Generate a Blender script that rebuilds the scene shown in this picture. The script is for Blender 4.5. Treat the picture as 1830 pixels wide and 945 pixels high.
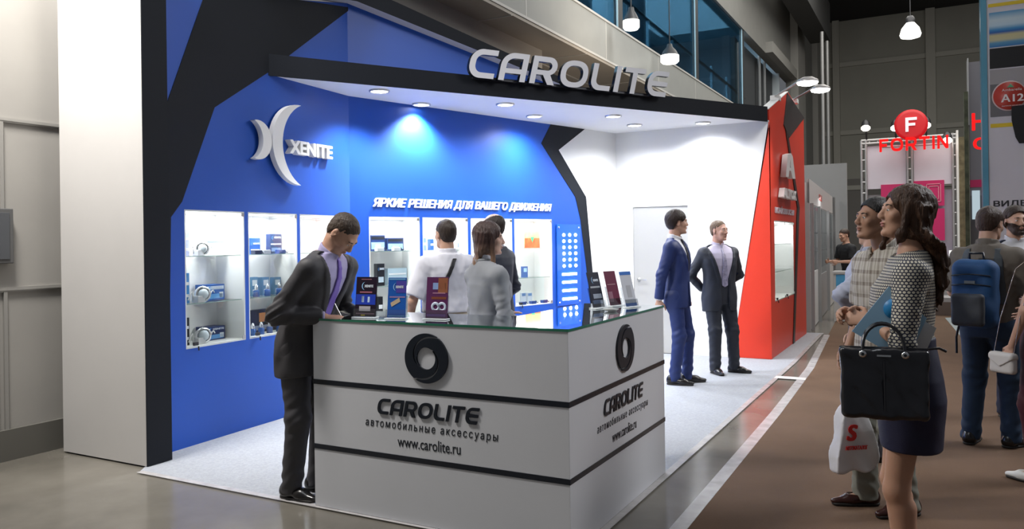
import bpy, bmesh, math, random
import numpy as np
from mathutils import Vector, Matrix
for o in list(bpy.data.objects): bpy.data.objects.remove(o)
SC = bpy.context.scene
COL = SC.collection
random.seed(7)
PI = math.pi
# ------------------------------------------------------------------ camera
CF, CY0, CR, CYAW = 1408.27, 433.11, 0.0138, 0.495
CAMZ = 1.5
cam = bpy.data.cameras.new('camera'); camo = bpy.data.objects.new('camera', cam); COL.objects.link(camo)
_s, _c = math.sin(CYAW), math.cos(CYAW)
_R = Vector((_c, _s, 0)); _U = Vector((0, 0, 1)); _Fw = Vector((-_s, _c, 0))
_X = _R*math.cos(CR) - _U*math.sin(CR); _Y = _R*math.sin(CR) + _U*math.cos(CR)
m = Matrix.Identity(4)
for i in range(3): m[i][0] = _X[i]; m[i][1] = _Y[i]; m[i][2] = -_Fw[i]; m[i][3] = (0, 0, CAMZ)[i]
camo.matrix_world = m
cam.sensor_width = 36; cam.sensor_fit = 'HORIZONTAL'; cam.lens = CF/1830*36
cam.shift_y = (CY0-472.5)/1830; cam.clip_start = 0.05; cam.clip_end = 300
SC.camera = camo
# ------------------------------------------------------------------ world, view
SC.view_settings.view_transform = 'Standard'
try: SC.view_settings.look = 'None'
except Exception: pass
SC.view_settings.gamma = 1; SC.view_settings.exposure = 0.0; SC.view_settings.use_curve_mapping = False
w = bpy.data.worlds.new('hall_air'); SC.world = w; w.use_nodes = True
w.node_tree.nodes['Background'].inputs[0].default_value = (0.80, 0.84, 0.92, 1)
w.node_tree.nodes['Background'].inputs[1].default_value = 0.13
def area(name, loc, target, sx, sy, power, col=(1, 1, 1), spread=180):
    l = bpy.data.lights.new(name, 'AREA'); l.shape = 'RECTANGLE'; l.size = sx; l.size_y = sy
    l.energy = power; l.color = col; l.spread = math.radians(spread)
    o = bpy.data.objects.new(name, l); COL.objects.link(o); o.location = loc
    o.rotation_euler = (Vector(target)-Vector(loc)).to_track_quat('-Z', 'Y').to_euler(); return o
def spot(name, loc, target, power, ang, col=(1, 1, 1), blend=.5, rad=.05):
    l = bpy.data.lights.new(name, 'SPOT'); l.energy = power; l.color = col; l.spot_size = math.radians(ang)
    l.spot_blend = blend; l.shadow_soft_size = rad
    o = bpy.data.objects.new(name, l); COL.objects.link(o); o.location = loc
    o.rotation_euler = (Vector(target)-Vector(loc)).to_track_quat('-Z', 'Y').to_euler(); return o
# high bay lamps of the hall, out of view overhead, plus two added fills
area('hall_lamp_left', (-4.9, 2.2, 5.0), (-5.3, 3.6, 2.6), 1.0, .6, 330, (1, .96, .91))
area('hall_lamp_stand', (-2.6, 1.6, 8.5), (-2.6, 4.0, 0), 3, 3, 120, (.9, .95, 1))
area('hall_lamp_right', (5.0, 9.0, 6.5), (-1.5, 4.5, .5), 3, 3, 110, (.96, .97, 1), 80)
area('parapet_fill', (-1.0, 13, 9.5), (-5.3, 14, 5.2), 2, 8, 250, (1, .98, .94), 110)  # added fill light to brighten the parapet band
area('hall_lamp_aisle', (0.8, 8, 9.5), (0.8, 8.5, 0), 3, 10, 60, (1, .95, .9))
area('hall_lamp_far', (1, 24, 10.5), (1, 26, 0), 12, 14, 1900, (1, .97, .9))
area('soffit_fill', (-4.0, 12.4, 3.9), (-6.0, 14, 4.8), .8, 5, 50, (1, .84, .66))  # added warm fill, shining up from below to brighten the soffit
# ------------------------------------------------------------------ pixel rays onto known planes
def ray(u, v):
    a = u-915; b = v-CY0; cr, sr = math.cos(CR), math.sin(CR)
    x = a*cr-b*sr; y = a*sr+b*cr; r = x/CF; up = -y/CF
    return Vector((r*_c-_s, r*_s+_c, up))
O = Vector((0, 0, CAMZ))
def onZ(u, v, z=0.0): d = ray(u, v); return O+d*((z-CAMZ)/d.z)
def onX(u, v, X): d = ray(u, v); return O+d*(X/d.x)
def onY(u, v, Y): d = ray(u, v); return O+d*(Y/d.y)
def onL(u, v, p, q):
    n = Vector((-(q[1]-p[1]), q[0]-p[0])); d = ray(u, v)
    return O+d*((n.x*p[0]+n.y*p[1])/(n.x*d.x+n.y*d.y))
def onD(u, v, D): return O+ray(u, v)*D
# ------------------------------------------------------------------ materials
MATS = {}
def mat(name, col, rough=.5, metal=0, bump=0, bscale=40, var=0, vscale=3, emit=None, estr=0, alpha=None, coat=0, spec=.5, trans=0, sss=0, sheen=0, stretch=None, ior=1.45):
    if name in MATS: return MATS[name]
    M = bpy.data.materials.new(name); M.use_nodes = True; n = M.node_tree.nodes; L = M.node_tree.links
    p = n['Principled BSDF']; c = (*col, 1)
    p.inputs['Base Color'].default_value = c; p.inputs['Roughness'].default_value = rough
    p.inputs['Metallic'].default_value = metal; p.inputs['Coat Weight'].default_value = coat
    p.inputs['Specular IOR Level'].default_value = spec; p.inputs['IOR'].default_value = ior
    if trans: p.inputs['Transmission Weight'].default_value = trans
    if sss: p.inputs['Subsurface Weight'].default_value = sss; p.inputs['Subsurface Radius'].default_value = (.012, .005, .003); p.inputs['Subsurface Scale'].default_value = 1
    if sheen: p.inputs['Sheen Weight'].default_value = sheen
    if alpha is not None: p.inputs['Alpha'].default_value = alpha
    if emit: p.inputs['Emission Color'].default_value = (*emit, 1); p.inputs['Emission Strength'].default_value = estr
    tc = n.new('ShaderNodeTexCoord'); mp = n.new('ShaderNodeMapping'); L.new(tc.outputs['Object'], mp.inputs[0])
    if stretch: mp.inputs['Scale'].default_value = stretch
    if var or True:
        nz = n.new('ShaderNodeTexNoise'); nz.inputs['Scale'].default_value = vscale; nz.inputs['Detail'].default_value = 5
        L.new(mp.outputs[0], nz.inputs[0])
        rm = n.new('ShaderNodeMapRange'); rm.inputs[1].default_value = .3; rm.inputs[2].default_value = .7
        v = max(var, .015); rm.inputs[3].default_value = 1-v; rm.inputs[4].default_value = 1+v
        L.new(nz.outputs[0], rm.inputs[0])
        hs = n.new('ShaderNodeHueSaturation'); hs.inputs['Color'].default_value = c
        L.new(rm.outputs[0], hs.inputs['Value']); L.new(hs.outputs[0], p.inputs['Base Color'])
    if bump:
        b = n.new('ShaderNodeBump'); b.inputs['Strength'].default_value = bump; b.inputs['Distance'].default_value = .01
        n2 = n.new('ShaderNodeTexNoise'); n2.inputs['Scale'].default_value = bscale; n2.inputs['Detail'].default_value = 4
        L.new(mp.outputs[0], n2.inputs[0]); L.new(n2.outputs[0], b.inputs['Height']); L.new(b.outputs[0], p.inputs['Normal'])
    MATS[name] = M; return M
def emis(name, col, s):
    if name in MATS: return MATS[name]
    M = bpy.data.materials.new(name); M.use_nodes = True; n = M.node_tree.nodes; n.clear()
    e = n.new('ShaderNodeEmission'); e.inputs[0].default_value = (*col, 1); e.inputs[1].default_value = s
    o = n.new('ShaderNodeOutputMaterial'); M.node_tree.links.new(e.outputs[0], o.inputs[0]); MATS[name] = M; return M
def thinglass(name, col=(1, 1, 1), refl=.12, rough=.02):
    if name in MATS: return MATS[name]
    M = bpy.data.materials.new(name); M.use_nodes = True; n = M.node_tree.nodes; L = M.node_tree.links; n.clear()
    t = n.new('ShaderNodeBsdfTransparent'); t.inputs[0].default_value = (*col, 1)
    g = n.new('ShaderNodeBsdfGlossy'); g.inputs['Roughness'].default_value = rough
    lw = n.new('ShaderNodeLayerWeight'); lw.inputs[0].default_value = .25
    mx = n.new('ShaderNodeMixShader'); mu = n.new('ShaderNodeMath'); mu.operation = 'MULTIPLY_ADD'
    mu.inputs[1].default_value = .38; mu.inputs[2].default_value = refl*.4
    L.new(lw.outputs['Fresnel'], mu.inputs[0]); L.new(mu.outputs[0], mx.inputs[0])
    L.new(t.outputs[0], mx.inputs[1]); L.new(g.outputs[0], mx.inputs[2])
    o = n.new('ShaderNodeOutputMaterial'); L.new(mx.outputs[0], o.inputs[0]); MATS[name] = M; return M
# ------------------------------------------------------------------ mesh helpers
class MB:
    """collects shapes of ONE part"""
    def __init__(s): s.v = []; s.f = []; s.m = []; s.mi = 0; s.sm = []
    def add(s, vs, fs, smooth=False):
        o = len(s.v); s.v += [tuple(v) for v in vs]; s.f += [[o+i for i in f] for f in fs]
        s.m += [s.mi]*len(fs); s.sm += [smooth]*len(fs); return s
    def box(s, a, b):
        (x0, y0, z0), (x1, y1, z1) = a, b
        vs = [(x0,y0,z0),(x1,y0,z0),(x1,y1,z0),(x0,y1,z0),(x0,y0,z1),(x1,y0,z1),(x1,y1,z1),(x0,y1,z1)]
        return s.add(vs, [(0,3,2,1),(4,5,6,7),(0,1,5,4),(1,2,6,5),(2,3,7,6),(3,0,4,7)])
    def obox(s, o, ex, ey, ez):
        """box at corner o with edge vectors"""
        o, ex, ey, ez = map(Vector, (o, ex, ey, ez))
        vs = [o, o+ex, o+ex+ey, o+ey, o+ez, o+ex+ez, o+ex+ey+ez, o+ey+ez]
        return s.add(vs, [(0,3,2,1),(4,5,6,7),(0,1,5,4),(1,2,6,5),(2,3,7,6),(3,0,4,7)])
    def prism(s, poly, d):
        """planar polygon (3D points) swept by vector d"""
        n = len(poly); d = Vector(d); P = [Vector(p) for p in poly]
        vs = P+[p+d for p in P]
        return s.add(vs, [list(range(n))[::-1], list(range(n, 2*n))]+[(i, (i+1) % n, n+(i+1) % n, n+i) for i in range(n)])
    def tube(s, pts, r, n=10, cap=True):
        P = [Vector(p) for p in pts]; R = r if isinstance(r, (list, tuple)) else [r]*len(P)
        vs = []; fs = []; up = None
        for i, p in enumerate(P):
            t = (P[min(i+1, len(P)-1)]-P[max(i-1, 0)]).normalized()
            if up is None:
                up = Vector((0, 0, 1)) if abs(t.z) < .9 else Vector((1, 0, 0))
            a = t.cross(up).normalized(); b = a.cross(t).normalized(); up = b
            for k in range(n):
                th = 2*PI*k/n; vs.append(p+(a*math.cos(th)+b*math.sin(th))*R[i])
        for i in range(len(P)-1):
            for k in range(n): fs.append((i*n+k, i*n+(k+1) % n, (i+1)*n+(k+1) % n, (i+1)*n+k))
        s.add(vs, fs, True)
        if cap: s.add(vs[:n], [list(range(n))[::-1]]); s.add(vs[-n:], [list(range(n))])
        return s
    def lathe(s, c, axis, prof, n=24):
        """prof: (radius, height) along axis from c"""
        c = Vector(c); ax = Vector(axis).normalized(); up = Vector((0, 0, 1)) if abs(ax.z) < .9 else Vector((1, 0, 0))
        a = ax.cross(up).normalized(); b = ax.cross(a).normalized(); vs = []; fs = []
        for (r, h) in prof:
            for k in range(n): th = 2*PI*k/n; vs.append(c+ax*h+(a*math.cos(th)+b*math.sin(th))*r)
        for i in range(len(prof)-1):
            for k in range(n): fs.append((i*n+k, i*n+(k+1) % n, (i+1)*n+(k+1) % n, (i+1)*n+k))
        return s.add(vs, fs, True)
    def ball(s, c, r, n=12):
        rx, ry, rz = r if isinstance(r, (list, tuple)) else (r, r, r); vs = []; fs = []
        for i in range(n//2+1):
            ph = PI*i/(n//2)
            for k in range(n): th = 2*PI*k/n; vs.append((c[0]+rx*math.sin(ph)*math.cos(th), c[1]+ry*math.sin(ph)*math.sin(th), c[2]+rz*math.cos(ph)))
        for i in range(n//2):
            for k in range(n): fs.append((i*n+k, i*n+(k+1) % n, (i+1)*n+(k+1) % n, (i+1)*n+k))
        return s.add(vs, fs, True)
    def build(s, name, mats, parent=None, bevel=0, merge=False):
        me = bpy.data.meshes.new(name); o = bpy.data.objects.new(name, me)
        off = Vector((0, 0, 0))
        if parent is not None:
            off = Vector(parent.get('_base', (0, 0, 0)))
        me.from_pydata([tuple(Vector(v)-off) for v in s.v], [], s.f)
        for M in (mats if isinstance(mats, (list, tuple)) else [mats]): me.materials.append(M)
        for p, mi, sm in zip(me.polygons, s.m, s.sm): p.material_index = mi; p.use_smooth = sm
        bm = bmesh.new(); bm.from_mesh(me)
        if merge or bevel: bmesh.ops.remove_doubles(bm, verts=bm.verts, dist=1e-5)
        bmesh.ops.recalc_face_normals(bm, faces=bm.faces)
        if bevel:
            ed = [e for e in bm.edges if len(e.link_faces) == 2 and e.calc_face_angle(0) > .6]
            bmesh.ops.bevel(bm, geom=ed, offset=bevel, segments=2, affect='EDGES', profile=.5)
        bm.to_mesh(me); bm.free(); me.update()
        COL.objects.link(o)
        if parent is not None: o.parent = parent; o['_base'] = tuple(off)
        return o
def tag(o, label, cat, group=None, kind=None):
    o['label'] = label; o['category'] = cat
    if group: o['group'] = group
    if kind: o['kind'] = kind
    return o
def thing(name, base, label, cat, group=None):
    o = bpy.data.objects.new(name, None); COL.objects.link(o); o.location = base; o.empty_display_size = .1
    o['_base'] = tuple(base); return tag(o, label, cat, group)
def struct(o, label=None, cat=None):
    o['kind'] = 'structure'
    if label: o['label'] = label; o['category'] = cat or 'structure'
    return o
def copy_tree(o, parent=None):
    c = o.copy(); COL.objects.link(c); c.parent = parent
    for ch in o.children: copy_tree(ch, c)
    return c
def from_curve(cu, Mx, name, mats, parent):
    t = bpy.data.objects.new('tmp', cu); COL.objects.link(t)
    bpy.context.view_layer.update()
    dg = bpy.context.evaluated_depsgraph_get()
    me = bpy.data.meshes.new_from_object(t.evaluated_get(dg)); bpy.data.objects.remove(t)
    me.name = name
    me.transform(Mx)
    if parent is not None: me.transform(Matrix.Translation(-Vector(parent.get('_base', (0, 0, 0)))))
    me.materials.clear()
    for M in (mats if isinstance(mats, (list, tuple)) else [mats]): me.materials.append(M)
    o = bpy.data.objects.new(name, me); COL.objects.link(o)
    if parent is not None: o.parent = parent; o['_base'] = parent['_base']
    return o
def frame(o, x, y):
    """matrix: local x,y,z -> world with origin o, x axis x, y axis y"""
    x = Vector(x).normalized(); y = Vector(y).normalized(); z = x.cross(y).normalized(); M = Matrix.Identity(4)
    for i in range(3): M[i][0] = x[i]; M[i][1] = y[i]; M[i][2] = z[i]; M[i][3] = o[i]
    return M
def shape2d(loops, th, Mx, name, mats, parent=None, frontmat=None):
    cu = bpy.data.curves.new('c', 'CURVE'); cu.dimensions = '2D'; cu.fill_mode = 'BOTH'; cu.extrude = th/2
    for lp in loops:
        s = cu.splines.new('POLY'); s.points.add(len(lp)-1)
        for p, q in zip(s.points, lp): p.co = (q[0], q[1], 0, 1)
        s.use_cyclic_u = True
    o = from_curve(cu, Mx @ Matrix.Translation((0, 0, th/2)), name, mats, parent)
    if len(o.data.materials) > 1:      # second material on the sides
        z = (Mx.to_3x3() @ Vector((0, 0, 1))).normalized()
        for p in o.data.polygons:
            p.material_index = 0 if p.normal.dot(z) > .9 else 1
    return o
def text(s, size, Mx, name, mats, parent=None, th=.002, shear=0, bold=0, sx=1, space=1, align='LEFT', width=None, fat=0):
    from mathutils.geometry import delaunay_2d_cdt
    K = 25; fat = fat or bold; bold = 0
    cu = bpy.data.curves.new('t', 'FONT'); cu.body = s; cu.size = size*K; cu.shear = shear; cu.fill_mode = 'NONE'
    cu.offset = bold*K; cu.space_character = space; cu.align_x = align; cu.resolution_u = 4
    t = bpy.data.objects.new('tmp', cu); COL.objects.link(t); bpy.context.view_layer.update()
    me0 = bpy.data.meshes.new_from_object(t.evaluated_get(bpy.context.evaluated_depsgraph_get())); bpy.data.objects.remove(t)
    V2 = [Vector((v.co.x, v.co.y)) for v in me0.vertices]; ED = [tuple(e.vertices) for e in me0.edges]
    x0 = min(v.x for v in V2); x1 = max(v.x for v in V2)
    if width: sx = width*K/(x1-x0)
    vo, eo, fo, _, _, _ = delaunay_2d_cdt(V2, ED, [], 0, 1e-5)
    vn = np.array([(v.x, v.y) for v in vo]); tri = np.array([list(f) for f in fo])
    ea = np.array([V2[a] for a, b in ED]); eb = np.array([V2[b] for a, b in ED]); c = vn[tri].mean(1)
    ins = np.zeros(len(c), bool)
    for a, b in zip(ea, eb):
        if a[1] == b[1]: continue
        hit = ((a[1] > c[:, 1]) != (b[1] > c[:, 1])) & (c[:, 0] < (b[0]-a[0])*(c[:, 1]-a[1])/(b[1]-a[1])+a[0]); ins ^= hit
    tri = tri[ins]; n_ = len(vn); used = {}
    cnt = {}
    for f in tri:
        for k in range(3):
            e = (int(f[k]), int(f[(k+1) % 3])); cnt[e] = 1
    F = [list(map(int, f+n_)) for f in tri]+[list(map(int, f[::-1])) for f in tri]+[[a, b, b+n_, a+n_] for (a, b) in cnt if (b, a) not in cnt]
    vs = [(x*sx/K, y/K, 0) for x, y in vn]+[(x*sx/K, y/K, th) for x, y in vn]
    me = bpy.data.meshes.new(name); me.from_pydata(vs, [], F); bm = bmesh.new(); bm.from_mesh(me)
    bmesh.ops.delete(bm, geom=[v for v in bm.verts if not v.link_faces], context='VERTS'); bmesh.ops.recalc_face_normals(bm, faces=bm.faces); bm.to_mesh(me); bm.free()
    me.transform(Mx)
    if parent is not None: me.transform(Matrix.Translation(-Vector(parent.get('_base', (0, 0, 0)))))
    for M in (mats if isinstance(mats, (list, tuple)) else [mats]): me.materials.append(M)
    o = bpy.data.objects.new(name, me); COL.objects.link(o)
    if parent is not None: o.parent = parent; o['_base'] = parent['_base']
    if len(o.data.materials) > 1:
        z = (Mx.to_3x3() @ Vector((0, 0, 1))).normalized()
        for p in o.data.polygons: p.material_index = 0 if p.normal.dot(z) > .9 else 1
    if fat:      # heavier strokes: the same outlines nudged sideways and up
        bm = bmesh.new(); ux = (Mx.to_3x3() @ Vector((1, 0, 0))).normalized(); uy = (Mx.to_3x3() @ Vector((0, 1, 0))).normalized(); uz = (Mx.to_3x3() @ Vector((0, 0, 1))).normalized()
        for i, (a, b) in enumerate(((1, 0), (-1, 0), (0, .6), (0, -.6), (.8, .5), (-.8, -.5), (-.8, .5), (.8, -.5))):
            k0 = len(bm.verts); bm.from_mesh(o.data); bm.verts.ensure_lookup_table()
            for v in bm.verts[k0:]: v.co += (ux*a+uy*b)*fat+uz*i*.00004
        bm.to_mesh(o.data); bm.free()
    return o
def arc(cx, cy, rx, ry, a0, a1, n=10):
    return [(cx+rx*math.cos(math.radians(a0+(a1-a0)*i/n)), cy+ry*math.sin(math.radians(a0+(a1-a0)*i/n))) for i in range(n+1)]
def glyph(ch):
    t = .21; k = .19
    if ch == 'C':
        w = .95; return w, [[(w, 1)]+arc(.42, .56, .42, .44, 90, 180)+arc(.42, .44, .42, .44, 180, 270)+[(w, 0), (w, k)]+arc(.46, .44, .46-t, .25, 270, 180)+arc(.46, .56, .46-t, .25, 180, 90)+[(w, 1-k)]]
    if ch == 'E':
        w = .92; return w, [[(w, 1)]+arc(.42, .56, .42, .44, 90, 180)+arc(.42, .44, .42, .44, 180, 270)+[(w, 0), (w, k)]+arc(.46, .40, .46-t, .40-k, 270, 180)+[(w, .41), (w, .58)]+arc(.46, .60, .46-t, .4-k, 180, 90)+[(w, 1-k)]]
    if ch == 'A':
        w = 1.0; return w, [[(0, 0)]+arc(.48, .55, .48, .45, 180, 90)+[(w, 1), (w, 0), (w-t, 0), (w-t, .27), (t, .27), (t, 0)], [(t, .44), (w-t, .44), (w-t, 1-k)]+arc(.50, .56, .50-t, .25, 90, 180)]
    if ch == 'R':
        w = .98; return w, [[(0, 0), (0, 1)]+arc(w-.34, .67, .34, .33, 90, -70)+[(w, 0), (w-.27, 0), (.47, .34), (t, .34), (t, 0)], [(t, 1-k), (t, .51)]+arc(w-.35, .66, .14, .15, -90, 90)]
    if ch == 'O':
        w = 1.12; f = lambda rx, ry: [(w/2+rx*math.copysign(abs(math.cos(a))**.82, math.cos(a)), .5+ry*math.copysign(abs(math.sin(a))**.82, math.sin(a))) for a in [2*PI*i/40 for i in range(40)]]
        return w, [f(w/2, .5), f(w/2-t, .5-k)[::-1]]
    if ch == 'L':
        w = .84; return w, [[(0, 1)]+arc(.36, .36, .36, .36, 180, 270)+[(w, 0), (w, k)]+arc(.42, .38, .42-t, .38-k, 270, 180)+[(t, 1)]]
    if ch == 'I': return t, [[(0, 0), (t, 0), (t, 1), (0, 1)]]
    if ch == 'T':
        w = .92; return w, [[(0, 1), (0, 1-k), (w/2-t/2, 1-k), (w/2-t/2, 0), (w/2+t/2, 0), (w/2+t/2, 1-k), (w, 1-k), (w, 1)]]
    if ch == 'F': w = .8; return w, [[(0, 0), (0, 1), (w, 1), (w, 1-k), (t, 1-k), (t, .6), (w*.85, .6), (w*.85, .42), (t, .42), (t, 0)]]
    if ch == 'N': w = .95; return w, [[(0, 0), (0, 1), (t*1.1, 1), (w-t, .33), (w-t, 1), (w, 1), (w, 0), (w-t*1.1, 0), (t, .67), (t, 0)]]
    if ch == 'X': w = .95; return w, [[(0, 0), (.34, .5), (0, 1), (.28, 1), (w/2, .68), (w-.28, 1), (w, 1), (w-.34, .5), (w, 0), (w-.28, 0), (w/2, .32), (.28, 0)]]
def lettering(word, height, width, shear, gap, th, Mx, name, mats, parent, partname='letter'):
    tot = sum(glyph(c)[0] for c in word)+gap*(len(word)-1)
    sc = width/(tot+shear); x = 0; out = []
    for c in word:
        w_, lps = glyph(c)
        out.append(shape2d([[((x+px+shear*py)*sc, py*height) for px, py in lp] for lp in lps], th, Mx, partname, mats, parent))
        x += w_+gap
    return out
def swirl(R, rx=1):
    S = lambda t: 1-.56*(t/180)**.75 if t < 180 else .44
    def hook(ph):
        outer = []; inner = []
        for i in range(0, 73):
            t = i*5; ro = 1 if t < 180 else max(S(t-180)-.07, .44)
            if 150 < t < 180: ro = 1
            ri = S(t) if t < 180 else .44
            if t > 300: ri = min(ro, .44)
            a = math.radians(ph+t)
            e = 1+.0*math.cos(2*a)
            outer.append((ro*R*math.cos(a)*rx, ro*R*math.sin(a))); inner.append((min(ri, ro-.004)*R*math.cos(a)*rx, min(ri, ro-.004)*R*math.sin(a)))
        return outer[:-3]+inner[:-3][::-1]
    return [hook(60), hook(240)]
# ------------------------------------------------------------------ palette
white_paint = mat('white_paint', (.80, .80, .79), .55)
white_lam = mat('white_laminate', (.60, .61, .64), .32)
blue_paint = mat('blue_paint', (.010, .076, .42), .42)
char_paint = mat('charcoal_paint', (.008, .010, .015), .65, spec=.25)
red_paint = mat('red_paint', (.72, .045, .02), .38)
black_gloss = mat('black_plastic', (.008, .011, .018), .25)
acrylic_white = mat('white_acrylic', (.82, .82, .82), .35)
steel = mat('brushed_steel', (.6, .6, .6), .3, 1)
dark_metal = mat('dark_metal', (.05, .05, .055), .4, .6)
glass_clear = thinglass('clear_glass', (.99, 1, .99), .02)
glass_shelf = thinglass('shelf_glass', (.965, .985, .975), .3)
glass_edge = mat('green_glass_edge', (.03, .16, .10), .1)
lamp_white = emis('lamp_lens', (1, .98, .93), 14)
A = Vector((-4.92, 3.826, 0)); B = Vector((-5.073, 6.057, 0)); C_ = Vector((-3.83, 10.1, 0)); T = Vector((-1.82, 10.1, 0))
CEIL = 2.95
class Seg:
    def __init__(s, p, q): s.p, s.q = Vector(p), Vector(q); s.d = (s.q-s.p).normalized(); s.n = Vector((s.d.y, -s.d.x, 0)); s.L = (s.q-s.p).length
    def w(s, a, z, off=0): v = s.p+s.d*a+s.n*off; return Vector((v.x, v.y, z))
    def px(s, u, v): P = onL(u, v, s.p, s.q); return ((P-Vector((s.p.x, s.p.y, P.z))).dot(s.d), P.z)
    def pts(s, L, off=0): return [s.w(*s.px(u, v), off) for u, v in L]
AB = Seg(A, B); BC = Seg(B, C_)
# ------------------------------------------------------------------ floors
conc = mat('polished_concrete', (.16, .147, .125), .18, bump=.05, bscale=6, var=.30, vscale=1.3)
carp = mat('pale_grey_carpet', (.33, .345, .375), .95, bump=.5, bscale=260, var=.10, vscale=60)
brown = mat('brown_carpet', (.115, .066, .038), .95, bump=.4, bscale=220, var=.10, vscale=2.2)
tape = mat('white_film_tape', (.60, .58, .58), .25, alpha=.6, var=.15, vscale=9, bump=.3, bscale=15)
struct(MB().box((-14, -4, -.1), (20, 62, 0)).build('floor', conc), 'polished grey concrete floor of the exhibition hall', 'floor')
b = MB(); b.prism([(-4.70, 3.44, .001), (-1.53, 3.44, .001), (-1.53, 10.0, .001), (-1.62, 13.2, .001), (-1.84, 13.2, .001), (-1.84, 10.08, .001), (-3.83, 10.09, .001), (-5.06, 6.05, .001), (-4.92, 3.72, .001)], (0, 0, .008))
struct(b.build('floor_carpet', carp), 'pale grey carpet laid inside the blue and white stand', 'carpet')
b = MB(); b.prism([(-1.02, 1.0, .001), (-1.16, 4.0, .001), (-1.20, 7, .001), (-1.27, 9.6, .001), (-1.50, 13, .001), (-1.9, 20, .001), (-1.9, 26, .001), (7, 26, .001), (7, 1.0, .001)], (0, 0, .006))
struct(b.build('floor_runner', brown), 'brown carpet runner along the aisle between the stands', 'carpet')
def strip(pts, wd, z, name, m):
    b = MB()
    for (x0, y0), (x1, y1) in zip(pts[:-1], pts[1:]):
        b.prism([(x0, y0, z), (x0+wd, y0, z), (x1+wd, y1, z), (x1, y1, z)], (0, 0, .0015))
    return b.build(name, m)
tag(strip([(-1.09, 1.0), (-1.24, 4.0), (-1.28, 7), (-1.35, 9.6), (-1.56, 13)], .085, .0075, 'floor_tape', tape), 'clear white tape along the edge of the brown carpet', 'tape')
tag(strip([(-1.56, 3.42), (-1.565, 9.95), (-1.64, 13.2)], .05, .0095, 'floor_tape', tape), 'clear white tape along the aisle edge of the grey carpet', 'tape')
tag(MB().box((-4.69, 3.405, .0095), (-1.55, 3.45, .011)).build('floor_tape', tape), 'clear white tape along the grey carpet in front of the counter', 'tape')
tag(MB().prism([(-1.56, 8.75, .0095), (-1.24, 8.75, .0095), (-1.25, 8.9, .0095), (-1.56, 8.9, .0095)], (0, 0, .002)).build('floor_tape', mat('white_tape', (.75, .74, .73), .3, var=.1)), 'short white tape across the concrete strip near the red tower', 'tape')
# ------------------------------------------------------------------ hall side wall with trims (far left)
hallw = mat('grey_hall_panel', (.36, .345, .32), .55, var=.04, vscale=2)
greymetal = mat('grey_metal', (.34, .33, .31), .4, .3)
struct(MB().box((-6.0, -4, 0), (-5.85, 5.2, 9)).box((-6.0, 5.2, 0), (-5.85, 12, 4.75)).build('wall_left', hallw), 'pale grey panelled hall wall left of the white pylon', 'wall')
struct(MB().box((-5.85, -4, 0), (-5.815, 12, .22)).build('baseboard_left', mat('base_grey', (.13, .125, .11), .5)), 'dark grey plinth of the hall wall', 'baseboard')
for k, z in enumerate((1.195, 2.405)):
    struct(MB().box((-5.85, -4, z), (-5.835, 12, z+.035)).box((-5.85, -4, z+.012), (-5.828, 12, z+.022)).build('trim_%d' % (k+1), greymetal))
struct(MB().box((-5.85, 3.205, .2), (-5.832, 3.23, 1.2)).box((-5.85, 3.15, .2), (-5.832, 3.165, 1.2)).box((-5.85, 3.19, 1.78), (-5.83, 3.215, 2.41)).build('trim_3', greymetal))
t = thing('junction_box', (-5.85, 3.1, 1.40), 'grey metal wall box at the left edge of the photo', 'electrical box')
MB().box((-5.85, 2.85, 1.40), (-5.79, 3.255, 1.79)).build('housing', mat('box_grey', (.11, .11, .11), .45), t, bevel=.006)
MB().box((-5.79, 2.88, 1.43), (-5.784, 3.225, 1.76)).build('door', mat('box_door', (.085, .09, .10), .4), t, bevel=.002)
# ------------------------------------------------------------------ white pylon ending the stand wall
t = thing('end_pylon', (-5.2, 3.6, 0), 'tall white panel with charcoal side at the left end of the stand', 'pylon')
MB().box((-5.675, 3.525, .012), (-4.745, 3.70, 3.75)).build('white_panel', mat('pylon_white', (.60, .585, .57), .45), t)
MB().box((-4.745, 3.522, .012), (-4.737, 3.72, 3.76)).build('side_panel', char_paint, t)
MB().box((-5.66, 3.54, 0), (-4.76, 3.69, .012)).build('plinth', black_gloss, t)
# ------------------------------------------------------------------ blue stand wall, with openings for the showcases
CAB_T, CAB_B = 1.78, .737
cabs = []      # (seg, s0, s1)
for y0, y1 in ((4.006, 4.622), (4.664, 5.270), (5.308, 5.925)):
    cabs.append((AB, (y0-A.y)/AB.d.y, (y1-A.y)/AB.d.y))
for y0, y1 in ((6.267, 6.878), (6.914, 7.526), (7.566, 8.190), (8.225, 8.852)):
    cabs.append((BC, (y0-B.y)/BC.d.y, (y1-B.y)/BC.d.y))
def wall(seg, top, name, s0, label):
    b = MB(); th = -.04
    def q(a0, z0, a1, z1): b.prism([seg.w(a0, z0), seg.w(a1, z0), seg.w(a1, z1), seg.w(a0, z1)], seg.n*th)
    q(s0, 0, seg.L, CAB_B); xs = [s0]
    for sg, c0, c1 in cabs:
        if sg is seg: xs += [c0, c1]
    xs += [seg.L]
    for i in range(0, len(xs), 2): q(xs[i], CAB_B, xs[i+1], CAB_T)
    b.prism([seg.w(s0, CAB_T), seg.w(seg.L, CAB_T)]+[seg.w(a, z) for a, z in top], seg.n*th)
    return struct(b.build(name, blue_paint), label, 'wall')
topAB = [(AB.L, 3.87), (1.49, 3.70), (-.12, 3.56)]
topBC = [(BC.L, 3.27), (0, 3.87)]
wall(AB, topAB, 'wall_blue', -.12, 'bright blue stand wall behind the two shelf rows on the left')
wall(BC, topBC, 'wall_back_left', 0, 'blue to white stand wall carrying the slogan')
def paint(seg, pts, name, m, off=.004): return struct(MB().prism([seg.w(a, z, 0) for a, z in pts], seg.n*off).build(name, m))
P = lambda seg, L: [seg.px(u, v) for u, v in L]
tri0 = AB.px(287, 215)
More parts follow.
